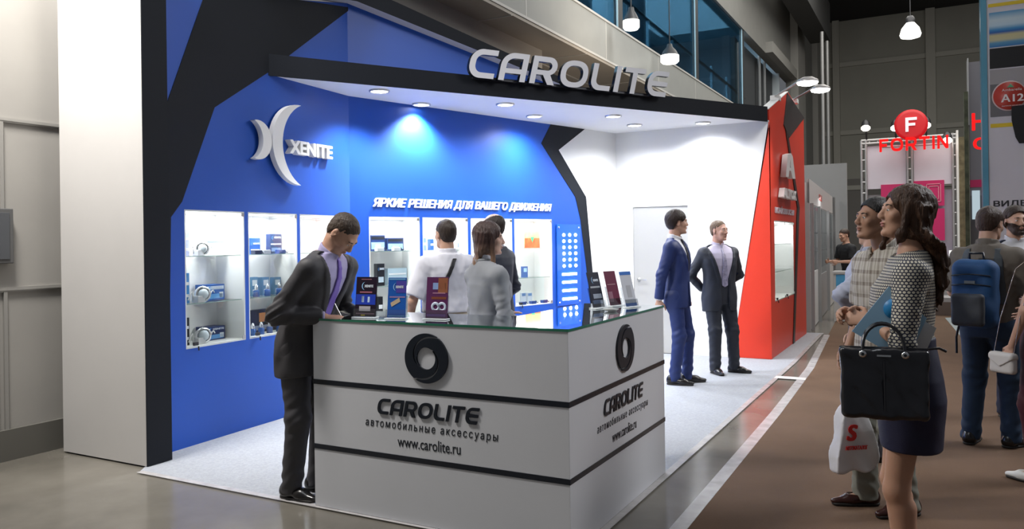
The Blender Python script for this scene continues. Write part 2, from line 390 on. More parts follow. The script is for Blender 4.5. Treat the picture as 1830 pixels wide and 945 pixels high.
paint(AB, [(-.12, 0)]+P(AB, [(300, 811), (303, 560), (305, 388), (325, 360), (383, 192), (478, 130), (523, 94), (629, 14)])+[(1.49, 3.70), (AB.px(362, 0)[0]+.03, 3.60)]+P(AB, [(362, 0)])+[tri0, (-.12, tri0[1])], 'trim_4', char_paint)
paint(BC, [(BC.px(985, 230)[0], 2.975), (BC.px(1047, 236)[0], 2.975)]+P(BC, [(998, 268), (1047, 352), (1049.4, 380), (1059, 489), (1072, 634), (1066, 634), (1050, 496), (1037, 392), (1028, 352), (967, 256)]), 'trim_5', char_paint, .005)
# (998, 268), (1047, 352), (1049.4, 380), (1059, 489), (1072, 634), (1066, 634), (1050, 496), (1037, 392), (1028, 352), (967, 256)]), 'trim_5', char_paint, .005)
paint(BC, [(BC.px(1046, 236)[0], 2.975)]+[(BC.L, 2.97), (BC.L, 0)]+P(BC, [(1072, 633), (1059, 489), (1049.4, 380), (1047, 352), (998, 268)]), 'trim_6', white_paint, .003)
# sloping cap along the top of the wall: pale underside, charcoal front
for seg, pr, nm in ((AB, [(1.0, 3.655, .16), (AB.L, 3.87, .17)], 'trim_7'), (BC, [(0, 3.87, .17), (BC.L, 3.27, .05)], 'trim_8')):
    b = MB()
    (a0, z0, h0), (a1, z1, h1) = pr; ov = .13
    vs = [seg.w(a0, z0, -.04), seg.w(a1, z1, -.04), seg.w(a1, z1, ov), seg.w(a0, z0, ov), seg.w(a0, z0+h0, -.04), seg.w(a1, z1+h1, -.04), seg.w(a1, z1+h1, ov), seg.w(a0, z0+h0, ov)]
    b.add(vs, [(4, 5, 6, 7), (2, 3, 7, 6), (0, 1, 5, 4), (0, 4, 7, 3), (1, 2, 6, 5)]); b.mi = 1; b.add(vs, [(0, 3, 2, 1)])
    struct(b.build(nm, [char_paint, mat('pale_soffit', (.5, .5, .55), .6)]), 'charcoal cap strip with pale underside sloping along the wall top', 'trim')
# back wall with door
b = MB(); dx0, dx1, dz = -3.60, -2.85, 1.95
b.box((-3.84, 10.1, 0), (dx0, 10.14, 2.97)).box((dx1, 10.1, 0), (-1.822, 10.14, 2.97)).box((dx0, 10.1, dz), (dx1, 10.14, 2.97))
struct(b.build('wall_back', white_paint), 'white back wall of the stand with a door', 'wall')
b = MB().box((dx0+.004, 10.112, .012), (dx1-.004, 10.135, dz-.004)); d = struct(b.build('door_1', mat('door_grey', (.42, .415, .40), .4)), 'pale grey door in the white back wall', 'door')
b = MB(); b.lathe((dx0+.07, 10.112, .98), (0, -1, 0), [(0, 0), (.026, 0), (.026, .008), (0, .008)]); b.tube([(dx0+.07, 10.105, .98), (dx0+.07, 10.06, .98), (dx0+.19, 10.055, .98)], .009); b.build('door_handle', steel, d)
# ------------------------------------------------------------------ canopy: white ceiling, charcoal fascia
FP = Vector((-4.99, 4.935, 0)); FT = Vector((-1.828, 10.08, 0)); FA = Seg(FP, FT)
_f0, _f1 = FA.w(0, 0, -.02), FA.w(FA.L-.03, 0, -.02)
cl = MB().prism([(_f0.x, _f0.y, CEIL+.01), (B.x, B.y, CEIL+.01), (C_.x, C_.y, CEIL+.01), (_f1.x, _f1.y, CEIL+.01)], (0, 0, .03))
struct(cl.build('ceiling', mat('ceiling_white', (.86, .86, .86), .6)), 'white canopy ceiling over the corner of the stand', 'ceiling')
b = MB().prism([FA.w(-.02, CEIL), FA.w(FA.L, CEIL), FA.w(FA.L, CEIL+.185), FA.w(-.02, CEIL+.185)], FA.n*-.018)
struct(b.build('trim_9', char_paint), 'charcoal fascia beam across the front of the canopy', 'trim')
ring = mat('lamp_ring', (.7, .7, .7), .3, .5)
LP = [(678, 163), (753, 187), (903, 187), (955, 208), (1096, 208), (1134, 224), (1256, 220)]
LL = ['round ceiling downlight at the far left of the canopy', 'round ceiling downlight closest to the blue wall bend', 'round ceiling downlight third from left under the C of the sign', 'round ceiling downlight fourth from left near the wall', 'round ceiling downlight fifth from left beside the fascia', 'round ceiling downlight above the white wall left of the door', 'round ceiling downlight nearest the red tower']
proto = None
for (u, v), lb in zip(LP, LL):
    p = onZ(u, v, CEIL)
    if proto is None:
        proto = thing('ceiling_light', (0, 0, 0), '', 'ceiling light')
        MB().lathe((0, 0, 0), (0, 0, -1), [(.098, -.008), (.098, .006), (.086, .010), (.080, .004), (.080, -.008)]).build('ring', ring, proto)
        MB().lathe((0, 0, 0), (0, 0, -1), [(.08, .003), (.04, .006), (0, .007)]).build('lens', lamp_white, proto)
        t = proto
    else: t = copy_tree(proto)
    t.location = p; tag(t, lb, 'ceiling light', 'downlights in the white canopy')
    spot('downlight', (p.x, p.y, CEIL-.03), (p.x, p.y, 0), (190, 420, 170, 240, 140, 140, 140)[LP.index((u, v))], 126 if LP.index((u, v)) < 2 else 158, (.93, .96, 1), .7 if LP.index((u, v)) < 2 else 1, .07)
# ------------------------------------------------------------------ CAROLITE letters on the fascia
s0 = (Vector((-4.017, 6.496, 0))-FP).dot(FA.d); s1 = (Vector((-2.688, 8.656, 0))-FP).dot(FA.d)
t = thing('sign_lettering', tuple(FA.w((s0+s1)/2, CEIL+.14)), 'large white CAROLITE letters with black sides on the charcoal fascia', 'sign')
off = .035
lettering('CAROLITE', .285, (s1-s0)+.015, .24, .17, .05, frame(FA.w(s0, CEIL+.148, off), FA.d, (0, 0, 1)), 'letter', [mat('letter_white', (.66, .66, .70), .4), black_gloss], t)
b = MB().obox(FA.w(s0+.1, CEIL+.15, .0), FA.d*(s1-s0-.25), FA.n*.036, Vector((0, 0, .02))); b.build('mounting_rail', dark_metal, t)
# ------------------------------------------------------------------ XENITE emblem and letters on the blue wall
def crescent(cx, cy, R1, a0, a1, thick, n=28):
    """arc of radius R1 from a0 to a1 with tapered thickness on the inner side"""
    o_, i_ = [], []
    for k in range(n+1):
        f = k/n; a = math.radians(a0+(a1-a0)*f); th = thick*math.sin(PI*f)**.75
        o_.append((cx+R1*math.cos(a), cy+R1*math.sin(a))); i_.append((cx+(R1-th)*math.cos(a), cy+(R1-th)*math.sin(a)))
    return o_+i_[::-1]
def local2(seg, loops): return loops
Mx = Matrix([[AB.d.x, 0, AB.n.x, A.x], [AB.d.y, 0, AB.n.y, A.y], [0, 1, 0, 0], [0, 0, 0, 1]])
def MAB(off): return Matrix.Translation(AB.n*off) @ Mx
e = lambda u, v: AB.px(u, v)
t = thing('wall_emblem', tuple(AB.w(1.1, 2.4)), 'white raised double crescent emblem on the blue wall', 'emblem')
# big crescent: tips (527,190) (527,332), back at (475,258)
(xa, za), (xb, zb), (xm, zm) = e(527, 190), e(527, 332), e(476, 257)
def arc3(tipA, tipB, mid):
    (x1, y1), (x2, y2), (x3, y3) = tipA, tipB, mid
    D = 2*(x1*(y2-y3)+x2*(y3-y1)+x3*(y1-y2)); q1, q2, q3 = x1*x1+y1*y1, x2*x2+y2*y2, x3*x3+y3*y3
    cx = (q1*(y2-y3)+q2*(y3-y1)+q3*(y1-y2))/D; cy = (q1*(x3-x2)+q2*(x1-x3)+q3*(x2-x1))/D
    return cx, cy, math.hypot(x1-cx, y1-cy)
def cres3(tA, tB, mo, mi, n=26):
    def pts(m_):
        cx, cy, R = arc3(tA, tB, m_); a0 = math.atan2(tA[1]-cy, tA[0]-cx); am = math.atan2(m_[1]-cy, m_[0]-cx); a1 = math.atan2(tB[1]-cy, tB[0]-cx)
        d1 = (am-a0) % (2*PI); d2 = (a1-a0) % (2*PI)
        if d1 > d2: d2 -= 2*PI
        return [(cx+R*math.cos(a0+d2*i/n), cy+R*math.sin(a0+d2*i/n)) for i in range(n+1)]
    a, b_ = pts(mo), pts(mi); return a+b_[::-1][1:-1]
cw = [mat('emblem_white', (.80, .79, .77), .4)]
shape2d([cres3((xa, za), (xb, zb), (xm, zm), e(494, 258))], .05, MAB(.02), 'large_crescent', cw, t)
shape2d([cres3(e(443, 215), e(443, 283), e(474, 249), e(459, 249))], .05, MAB(.02), 'small_crescent', cw, t)
t = thing('wall_lettering', tuple(AB.w(1.7, 2.3)), 'white raised XENITE letters beside the crescent emblem', 'sign')
p0, p1 = e(506, 273), e(587, 281); q0 = e(506, 249)
lt = text('XENITE', .165, Mx @ Matrix.Translation((p0[0]+.03, p0[1]+.0, .0)), 'letters', cw, t, th=.06, bold=.008, width=p1[0]-p0[0]-.05)
# ------------------------------------------------------------------ slogan on the wall
MxBC = Matrix([[BC.d.x, 0, BC.n.x, B.x], [BC.d.y, 0, BC.n.y, B.y], [0, 1, 0, 0], [0, 0, 0, 1]])
p0 = BC.px(664, 368); p1 = BC.px(985, 380)
t = thing('wall_slogan', tuple(BC.w((p0[0]+p1[0])/2, 1.88)), 'white slanted Russian slogan above the right showcases', 'sign')
text('ЯРКИЕ РЕШЕНИЯ ДЛЯ ВАШЕГО ДВИЖЕНИЯ', .118, MxBC @ Matrix.Translation((p0[0]+.01, 1.882, .003)), 'lettering', [mat('slogan_white', (.85, .85, .85), .4)], t, th=.012, shear=.28, fat=.0042, width=p1[0]-p0[0]-.02)
# ------------------------------------------------------------------ red tower
XT = -1.822
rt = thing('red_tower', (-1.9, 11.6, 0), 'tall red stand wall with charcoal diamond and thin black seam', 'tower')
side = [(XT, 10.115, .01), (XT, 13.1, .01), (XT, 13.1, 3.36), (XT, 11.62, 3.56), (XT, 10.14, 3.105)]
side = [(XT, 10.10, .01), (XT, 13.05, .01), (XT, 13.05, 3.38), (XT, 11.60, 3.56), (XT, 10.10, 3.10)]
b = MB(); P_ = side
# body with an opening for its showcase: strips
c0, c1, cz0, cz1 = 10.40, 11.90, .70, 1.735
def sl(y): return 3.10+(y-10.10)*.46/1.5 if y < 11.6 else 3.56-(y-11.6)*.18/1.45
b.box((XT-.10, 10.141, .01), (XT, c0, cz1)); b.box((XT-.10, c1, .01), (XT, 13.05, cz1)); b.box((XT-.10, c0, .01), (XT, c1, cz0))
b.prism([(XT, 10.141, cz1), (XT, 13.05, cz1), (XT, 13.05, sl(13.05)), (XT, 11.6, 3.56), (XT, 10.141, 3.11)], (-.10, 0, 0))
b.build('red_panel', red_paint, rt)
MB().prism([(XT+.002, 10.095, 3.10), (XT+.002, 11.6, 3.56), (XT+.002, 11.6, 3.57), (XT+.002, 10.095, 3.11)], (-.11, 0, 0)).build('white_edge', white_paint, rt)
pr = [onY(1376, 222, 10.097), onY(1381, 643, 10.097), onY(1308, 643, 10.097)]
b = MB(); b.prism([(pr[0].x, 10.1, 2.95), (XT, 10.1, 2.95), (XT, 10.1, .011), (pr[2].x, 10.1, .011)], (0, -.004, 0)); b.box((XT, 10.096, .011), (XT+.003, 10.141, 2.95)); b.build('front_panel', red_paint, rt)
fx = lambda L: [onX(u, v, XT) for u, v in L]
MB().prism(fx([(1406, 166), (1436, 211), (1408.6, 247), (1400, 223)]), (.012, 0, 0)).build('diamond_panel', mat('tower_charcoal', (.03, .028, .03), .45), rt)
MB().prism(fx([(1403, 231), (1406, 231), (1428, 371), (1427, 388), (1419.5, 613), (1416.5, 616), (1423, 386), (1424, 371)]), (.010, 0, 0)).build('black_seam', mat('seam_black', (.02, .012, .012), .4), rt)
# its showcase
def showcase_generic(seg, s0, s1, zb, zt, label, shelves=(1.07, 1.43), depth=.30, doors=1, group='recessed showcases', light=9):
    t = thing('showcase', tuple(seg.w((s0+s1)/2, zb)), label, 'showcase', group)
    iw = mat('showcase_white', (.80, .80, .79), .45)
    b = MB(); e_ = .012
    def bx(a0, z0, o0, a1, z1, o1): b.obox(seg.w(a0, z0, o0), seg.d*(a1-a0), seg.n*(o1-o0), Vector((0, 0, z1-z0)))
    bx(s0, zb, -depth, s1, zb+e_, -.001); bx(s0, zt-e_, -depth, s1, zt, -.001)
    bx(s0, zb, -depth, s0+e_, zt, -.001); bx(s1-e_, zb, -depth, s1, zt, -.001); bx(s0, zb, -depth-.01, s1, zt, -depth)
    b.build('case', iw, t)
    for z in shelves:
        b = MB(); bx(s0+e_, z-.006, -depth+.01, s1-e_, z, -.03); b.build('shelf', glass_shelf, t)
        b = MB(); bx(s0+e_, z-.006, -.032, s1-e_, z, -.029); b.build('shelf_edge', mat('shelf_edge_green', (.30, .42, .38), .2), t)
    w = (s1-s0)/doors
    for k in range(doors):
        b = MB(); bx(s0+k*w+.003, zb+.003, .0, s0+(k+1)*w-.003, zt-.003, .005); dr = b.build('glass_door', glass_clear, t)
        b = MB()
        for zz in (zb+.012, zt-.04): bx(s0+(k+1)*w-.045, zz, .004, s0+(k+1)*w-.012, zz+.028, .012)
        b.build('hinge', steel, dr)
        b = MB(); bx(s0+k*w+.06, zb+.02, .004, s0+k*w+.10, zb+.045, .022); b.tube([seg.w(s0+k*w+.10, zb+.012, .02), seg.w(s0+k*w+.10, zb-.02, .025)], .006, 6); b.build('lock', dark_metal, dr)
    b = MB(); bx(s0+.04, zt-.024, -.10, s1-.04, zt-.012, -.06); b.build('light_strip', emis('strip_led', (.97, .98, 1), 5), t)
    p = seg.w((s0+s1)/2, zt-.035, -.11); l = bpy.data.lights.new('showcase_lamp', 'AREA'); l.shape = 'RECTANGLE'; l.size = s1-s0-.08; l.size_y = .12; l.energy = light; l.color = (.97, .98, 1)
    o = bpy.data.objects.new('showcase_lamp', l); COL.objects.link(o); o.location = p; o.rotation_euler = (0, 0, math.atan2(seg.d.y, seg.d.x))
    return t
CL = ['showcase at the far left with three projector lens kits', 'second showcase from the left with small boxed goods', 'third showcase from the left behind the writing man', 'first showcase right of the wall bend, under the start of the slogan', 'showcase behind the man in the white shirt', 'showcase behind the balding man in the dark suit', 'rightmost showcase of the blue wall beside the LED board']
for (sg, c0_, c1_), lb in zip(cabs, CL): showcase_generic(sg, c0_, c1_, CAB_B, CAB_T, lb)
TS = Seg((XT, 10.0, 0), (XT, 13.0, 0))
showcase_generic(TS, c0-10, c1-10, cz0, cz1, 'empty two-door showcase in the side of the red tower', depth=.30, doors=2, group=None, light=14)
# tower emblem, letters
def MX(u, v, X, off=0): p = onX(u, v, X+off); return Matrix([[0, 0, 1, p.x], [1, 0, 0, p.y], [0, 1, 0, p.z], [0, 0, 0, 1]])
t = thing('tower_emblem', tuple(onX(1402, 318, XT)), 'white raised angular A emblem on the red tower', 'emblem')
M_ = MX(1394, 318, XT, .02); p0 = onX(1394, 318, XT); y = lambda u, v: (onX(u, v, XT).y-p0.y, onX(u, v, XT).z-p0.z)
shape2d([[y(1394.5, 316), y(1398, 277), y(1404, 275), y(1407, 280), y(1412, 320), y(1407, 319), y(1404, 306), y(1401, 305), y(1399.5, 317)], [y(1401.8, 300), y(1404, 300.5), y(1402.6, 286)]], .07, M_, 'emblem_plate', [acrylic_white], t)
t = thing('tower_lettering', tuple(onX(1402, 350, XT)), 'white raised ALTOX letters on the red tower', 'sign')
w_ = onX(1414, 354, XT).y-onX(1391, 352, XT).y
text('ALTOX', .17, MX(1391, 352, XT, .01), 'letters', [acrylic_white], t, th=.07, bold=.012, width=w_)
t = thing('tower_slogan', tuple(onX(1400, 380, XT)), 'thin white Russian line of text above the red tower showcase', 'sign')
w_ = onX(1418, 383, XT).y-onX(1384, 379, XT).y
text('НАСТРОЙ СВОЮ СИСТЕМУ', .10, MX(1384.5, 380, XT, .002), 'lettering', [mat('lilac_white', (.7, .65, .72), .4)], t, th=.008, bold=.003, width=w_)
# arm lamps on the tower
for (bx_, by_, hx, hy, X1, lb) in ((1385, 172, 1443, 147, -1.20, 'left arm floodlight on top of the red tower'), (1418, 178, 1466, 160, -1.20, 'right arm floodlight on top of the red tower')):
    p = onX(bx_, by_, XT-.05); h = onX(hx, hy, X1); 
    t = thing('arm_floodlight', tuple(p), lb, 'lamp', 'arm lamps on the red tower')
    MB().obox(p+Vector((-.06, -.04, -.06)), (.12, 0, 0), (0, .14, 0), (0, 0, .07)).build('clamp', acrylic_white, t, bevel=.008)
    MB().tube([p, p.lerp(h, .5)+Vector((0, 0, .03)), h+Vector((-.03, 0, .05))], .014, 8).build('arm', mat('arm_grey', (.55, .52, .5), .35, .4), t)
    MB().lathe(h+Vector((0, 0, .05)), (0, 0, -1), [(0, 0), (.06, 0), (.11, .03), (.115, .05), (.10, .05)]).build('lamp_head', mat('arm_grey', (1, 1, 1)), t)
    MB().lathe(h+Vector((0, 0, .0)), (0, 0, -1), [(.11, 0), (.10, .02), (.05, .035), (0, .04)]).build('lens', lamp_white, t)
    spot('flood', (h.x, h.y, h.z-.08), (XT+.1, h.y-.4, 1.6), 70, 110, (1, .98, .95), .8, .08)
# ------------------------------------------------------------------ LED sample board
l0, l1 = BC.px(993, 400)[0], BC.px(1035, 402)[0]
t = thing('led_board', tuple(BC.w((l0+l1)/2, .70)), 'blue acrylic board of glowing white LED lamps on the wall', 'display board')
bd = MB().obox(BC.w(l0, .70, .012), BC.d*(l1-l0), BC.n*.008, Vector((0, 0, 1.02))); bd.build('board', mat('blue_acrylic', (.01, .10, .62), .12), t)
for a, z in ((.04, 1.68), (.96, 1.68), (.04, .74), (.96, .74)):
    MB().lathe(BC.w(l0+(l1-l0)*(.04+.92*a), z, .0), BC.n, [(.011, 0), (.011, .028), (.006, .032), (0, .032)], 10).build('standoff_screw', steel, t)
led = emis('led_white', (.86, .88, 1), 9)
for r in range(6):
    for c in range(3):
        MB().ball(tuple(BC.w(l0+(l1-l0)*(.27+.25*c), 1.585-r*.078, .024)), (.022, .022, .022), 8).build('led_bulb', led, t)
for z, n_ in ((1.09, 3), (.99, 3), (.885, 2), (.78-.0, 2)):
    for c in range(n_):
        w = .62/n_; a = l0+(l1-l0)*(.2+w*c)
        b = MB().obox(BC.w(a, z-.016, .02), BC.d*((l1-l0)*(w-.04)), BC.n*.018, Vector((0, 0, .032))); b.build('led_bar', led, t)
spot('led_glow', tuple(BC.w((l0+l1)/2, 1.3, .25)), tuple(BC.w((l0+l1)/2, 1.25, 0)), 2.5, 150, (.8, .85, 1), .8, .2)
# ------------------------------------------------------------------ reception counter
X0, Y0_, W_, D_, H_ = -1.554, 3.427, 1.60, 1.483, 1.083
rc = thing('reception_counter', (X0-.8, Y0_+.7, 0), 'white L-shaped reception counter with black stripes and mirror top', 'counter')
def Lp(x0, y0, z, g=0):
    return [(X0-W_+g, Y0_+g, z), (X0-g, Y0_+g, z), (X0-g, Y0_+D_-g, z), (X0-.54+g, Y0_+D_-g, z), (X0-.54+g, Y0_+.5-g, z), (X0-W_+g, Y0_+.5-g, z)]
zs = [(.012, .340), (.366, .708), (.734, 1.070)]
for z0, z1 in zs: MB().prism(Lp(0, 0, z0), (0, 0, z1-z0)).build('white_panel', white_lam, rc, bevel=.0015)
for z0, z1 in ((.340, .366), (.708, .734)): MB().prism(Lp(0, 0, z0, -.003), (0, 0, z1-z0)).build('black_stripe', black_gloss, rc)
MB().prism(Lp(0, 0, .0, .02), (0, 0, .012)).build('plinth', black_gloss, rc)
b = MB(); b.prism(Lp(0, 0, 1.0705, -.004), (0, 0, .0125)); gt = b.build('glass_top', [mat('mirror_top', (.62, .68, .70), .02, 1), glass_edge], rc)
for p in gt.data.polygons: p.material_index = 0 if abs(p.normal.z) > .9 else 1
ink = mat('navy_black_letters', (.008, .012, .020), .3)
def MY(u, v, off=0): p = onY(u, v, Y0_); return Matrix([[1, 0, 0, p.x], [0, 0, -1, p.y-off], [0, 1, 0, p.z], [0, 0, 0, 1]])
def MXc(u, v, off=0): p = onX(u, v, X0); return Matrix([[0, 0, 1, p.x+off], [1, 0, 0, p.y], [0, 1, 0, p.z], [0, 0, 0, 1]])
# front face
R_ = .5*(onY(763, 595, Y0_).z-onY(763, 684, Y0_).z); rx = .5*(onY(801, 640, Y0_).x-onY(725, 640, Y0_).x)/R_
em = thing('counter_emblem', tuple(onY(763, 640, Y0_)), 'black swirl ring emblem on the front of the counter', 'emblem')
for lp in swirl(R_, rx): shape2d([lp], .012, MY(763, 640), 'hook', [ink], em)
em = thing('counter_emblem', tuple(onX(1116, 621, X0)), 'black swirl ring emblem on the aisle side of the counter', 'emblem')
rx2 = .5*(onX(1131, 617, X0).y-onX(1101, 624, X0).y)/R_
for lp in swirl(R_, rx2): shape2d([lp], .012, MXc(1116, 621), 'hook', [ink], em)
p0, p1 = onY(674, 739, Y0_), onY(858, 759, Y0_)
t = thing('counter_lettering', (p0.x, p0.y, p0.z), 'black CAROLITE letters and web address on the counter front', 'sign')
zz = p0.z+.002
lettering('CAROLITE', .085, p1.x-p0.x, .24, .17, .007, Matrix([[1, 0, 0, p0.x], [0, 0, -1, Y0_], [0, 1, 0, zz], [0, 0, 0, 1]]), 'letter', [ink], t)
def line(Mfun, face, s, u0, v0, u1, size, th=.002, space=1, sh=0, base=None, parent=None):
    M_ = Mfun(u0, v0); pa = onY(u0, v0, Y0_) if face == 'y' else onX(u0, v0, X0); pb = onY(u1, v0, Y0_) if face == 'y' else onX(u1, v0, X0)
    return text(s, size, M_, 'text_line', [ink], parent, th=th, shear=sh, space=space, width=((pb.x-pa.x) if face == 'y' else (pb.y-pa.y)))
line(MY, 'y', 'автомобильные аксессуары', 653, 759, 889, .058, space=1.35, sh=.12, parent=t)
line(MY, 'y', 'www.carolite.ru', 711, 797, 823, .082, parent=t)
p0, p1 = onX(1078, 741, X0), onX(1148, 706, X0)
t = thing('counter_lettering', (p0.x, p0.y, p0.z), 'black CAROLITE letters and web address on the aisle side of the counter', 'sign')
lettering('CAROLITE', .085, (p1.y-p0.y)+.0, .24, .17, .007, Matrix([[0, 0, 1, X0], [1, 0, 0, p0.y], [0, 1, 0, zz], [0, 0, 0, 1]]), 'letter', [ink], t)
za = onY(653, 759, Y0_).z; zb_ = onY(711, 797, Y0_).z
pa, pb = onX(1067, 772, X0).y, onX(1157, 720, X0).y
text('автомобильные аксессуары', .058, Matrix([[0, 0, 1, X0], [1, 0, 0, pa], [0, 1, 0, za], [0, 0, 0, 1]]), 'text_line', [ink], t, th=.002, shear=.12, space=1.35, width=pb-pa)
pa, pb = onX(1094, 780, X0).y, onX(1137, 760, X0).y
text('www.carolite.ru', .082, Matrix([[0, 0, 1, X0], [1, 0, 0, pa], [0, 1, 0, zb_], [0, 0, 0, 1]]), 'text_line', [ink], t, th=.002, width=pb-pa)
# ------------------------------------------------------------------ mezzanine above and behind the stand
XM = -5.3
mezz = mat('mezzanine_panel', (.30, .31, .30), .5, var=.03)
soff = mat('soffit_panel', (.33, .30, .26), .5, var=.04)
dark = mat('dark_bronze_frame', (.035, .038, .042), .5)
b = MB().box((XM-.12, -3, 4.80), (XM, 33, 5.54)); struct(b.build('wall_mezzanine', mezz), 'pale grey parapet band of the upper floor', 'parapet')
struct(MB().box((XM-2.5, -3, 4.74), (XM-.0, 33, 4.80)).build('ceiling_soffit', soff), 'warm grey soffit under the upper floor', 'soffit')
struct(MB().box((XM-.0, -3, 4.79), (XM+.012, 33, 4.83)).box((XM, -3, 5.52), (XM+.015, 33, 5.56)).build('trim_10', mat('pale_lip', (.5, .5, .48), .4)))
k = 11
for u, v in ((940, 20), (1083, 80), (1177, 140), (1243, 180)):
    y_ = onX(u, v, XM).y; struct(MB().box((XM, y_-.015, 4.83), (XM+.004, y_+.015, 5.52)).build('trim_%d' % k, mat('pale_lip', (1, 1, 1)))); k += 1
for y_ in (7.2, 9.9, 12.6, 15.3, 18):
    struct(MB().box((XM-2.4, y_, 4.732), (XM, y_+.02, 4.74)).build('trim_%d' % k, mat('pale_lip', (1, 1, 1)))); k += 1
struct(MB().box((XM-1.0, -3, 4.730), (XM-.97, 33, 4.74)).build('trim_%d' % k, mat('pale_lip', (1, 1, 1)))); k += 1
# glazed band with mullions
bl = thinglass('blue_glass', (.34, .52, .62), .25)
Ym = [onX(1113, 40, XM).y, onX(1249, 100, XM).y, onX(1331, 120, XM).y]
ed = [8.0]+Ym
for i in range(3):
    wi = struct(MB().box((XM-.09, ed[i]+.08, 5.54), (XM-.07, ed[i+1]-.08, 8.12)).build('window_%d' % (i+1), bl), ['blue tinted upper floor window nearest the stand sign', 'wide blue tinted upper floor window between two dark mullions', 'farthest blue tinted upper floor window above the fascia end'][i], 'window')
    MB().box((XM-.12, ed[i+1]-.17, 5.54), (XM-.03, ed[i+1]+.08, 8.12)).build('mullion', dark, wi)
    MB().box((XM-.06, ed[i+1]-.20, 5.54), (XM-.03, ed[i+1]-.17, 8.12)).build('edge_strip', mat('pale_blue_edge', (.4, .6, .7), .3), wi)
# room behind the glazing
blue_in = mat('upper_room_wall', (.42, .48, .52), .7)
struct(MB().box((-10.2, 6, 5.4), (-10, 33, 9.5)).box((-10, 32.8, 5.4), (XM-.2, 33, 9.5)).build('wall_upper_room', blue_in), 'wall of the room behind the upper windows', 'wall')
struct(MB().box((-10.2, 6, 9.4), (XM-.2, 33, 9.5)).build('ceiling_upper_room', blue_in)); struct(MB().box((-10.2, 6, 5.3), (XM-.15, 33, 5.4)).build('floor_upper_room', blue_in))
area('upper_room_light', (-7.6, 19, 9.2), (-7.6, 19, 5), 3, 20, 1300, (.75, .9, 1))
p = onX(1089, 20, -7.0)
MBc = MB().lathe((p.x, p.y, 5.4), (0, 0, 1), [(.42, 0), (.42, 4)], 28); struct(MBc.build('trim_%d' % k, mat('column_white', (.75, .78, .8), .4))); k += 1
p = onX(1128, 60, -7.6)
struct(MB().lathe((p.x, p.y, 5.4), (0, 0, 1), [(.45, 0), (.45, 4)], 28).build('trim_%d' % k, mat('column_dark', (.06, .08, .1), .4))); k += 1
rl = thing('handrail', (XM-.5, 20, 5.4), 'dark handrail with pale posts seen through the blue upper windows', 'railing')
XR = XM-.45; zr = onX(1200, 64, XR).z; ya, yb = onX(1115, -4, XR).y, onX(1330, 175, XR).y
MB().tube([(XR, ya-2, zr+.02), (XR, ya, zr), (XR, yb, onX(1330, 175, XR).z)], .045, 8).build('rail', dark, rl)
for u, v in ((1158, 60), (1201, 95), (1272, 150), (1299, 170)):
    p = onX(u, v, XR); MB().box((XR-.03, p.y-.05, 5.4), (XR+.03, p.y+.05, zr)).build('post', mat('pale_post', (.6, .7, .75), .3), rl)
for (u, v, r, lb) in ((1128, 47, .15, 'window reflection of a hall lamp near the first dark mullion, modelled as a pendant'), (1197, 108, .19, 'window reflection of a hall lamp above the parapet, modelled as a pendant')):
    p = onX(u, v, XM+.45)  # hall lamp reflections in the windows, built as glowing pendants before the glass
    t = thing('pendant_or_reflection', tuple(p), lb, 'lamp', 'white pendant lamps of the hall')
    MB().lathe(p, (0, 0, -1), [(r, -.10), (r, .02), (r*.8, .06), (0, .08)]).build('diffuser', emis('reflection_glow', (1, .98, .90), 3.5), t)
    MB().lathe(p, (0, 0, 1), [(r*.98, .10), (r*.7, .2), (.06, .28), (.05, .34), (0, .34)]).tube([p+Vector((0, 0, .3)), (p.x, p.y, 12.9)], .012, 6).build('housing', dark, t)
# wall above and beyond the glazing
hw = mat('hall_side_wall', (.20, .20, .19), .7, var=.04)
struct(MB().box((XM-.3, -3, 8.12), (XM, 47, 13)).box((XM-.2, 34.5, 0), (XM, 47, 8.12)).build('wall_side', hw), 'dark grey hall side wall above and beyond the upper windows', 'wall')
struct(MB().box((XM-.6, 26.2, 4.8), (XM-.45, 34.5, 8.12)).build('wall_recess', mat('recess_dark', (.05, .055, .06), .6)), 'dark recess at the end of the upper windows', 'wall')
for u in (1357, 1366):
    p = onX(u, 150, XM-.3); struct(MB().tube([(XM-.3, p.y, 4.8), (XM-.3, p.y, 8.1)], .06, 8).build('trim_%d' % k, mat('pipe_grey', (.18, .19, .2), .5))); k += 1
struct(MB().box((XM, 29, 8.12), (XM+.25, 34.8, 8.5)).box((XM, 34.5, 0), (XM+.3, 36.5, 13)).box((XM, 41, 0), (XM+.25, 42.2, 13)).build('trim_%d' % k, mat('hall_pilaster', (.27, .265, .25), .7))); k += 1
# far wall
YF = 46
farw = mat('far_hall_wall', (.33, .325, .29), .75, var=.05, vscale=.6)
struct(MB().box((-5.5, YF, 0), (24, YF+.2, 13.2)).build('wall_far', farw), 'grey beige far wall of the hall with ribs', 'wall')
rib = mat('far_rib', (.42, .41, .37), .7)
x_ = lambda u: onY(u, 200, YF).x
for u0, u1 in ((1490, 1502), (1656, 1673)):
    struct(MB().box((x_(u0), YF-.3, 0), (x_(u1), YF, 13.2)).build('trim_%d' % k, rib)); k += 1
for (u, v) in ((1600, 106), (1560, 234), (1560, 334), (1600, 12)):
    z = onY(u, v, YF).z; struct(MB().box((-5.3, YF-.12, z-.12), (24, YF, z+.12)).build('trim_%d' % k, rib)); k += 1
struct(MB().box((x_(1502), YF-.05, 0), (x_(1656), YF, onY(1560, 318, YF).z)).build('trim_%d' % k, mat('far_lower', (.20, .19, .18), .8))); k += 1
struct(MB().box((-5.5, 24, 13.2), (24, YF+.2, 13.4)).build('ceiling_hall', mat('hall_roof', (.03, .03, .032), .9)), 'dark roof of the hall', 'ceiling')
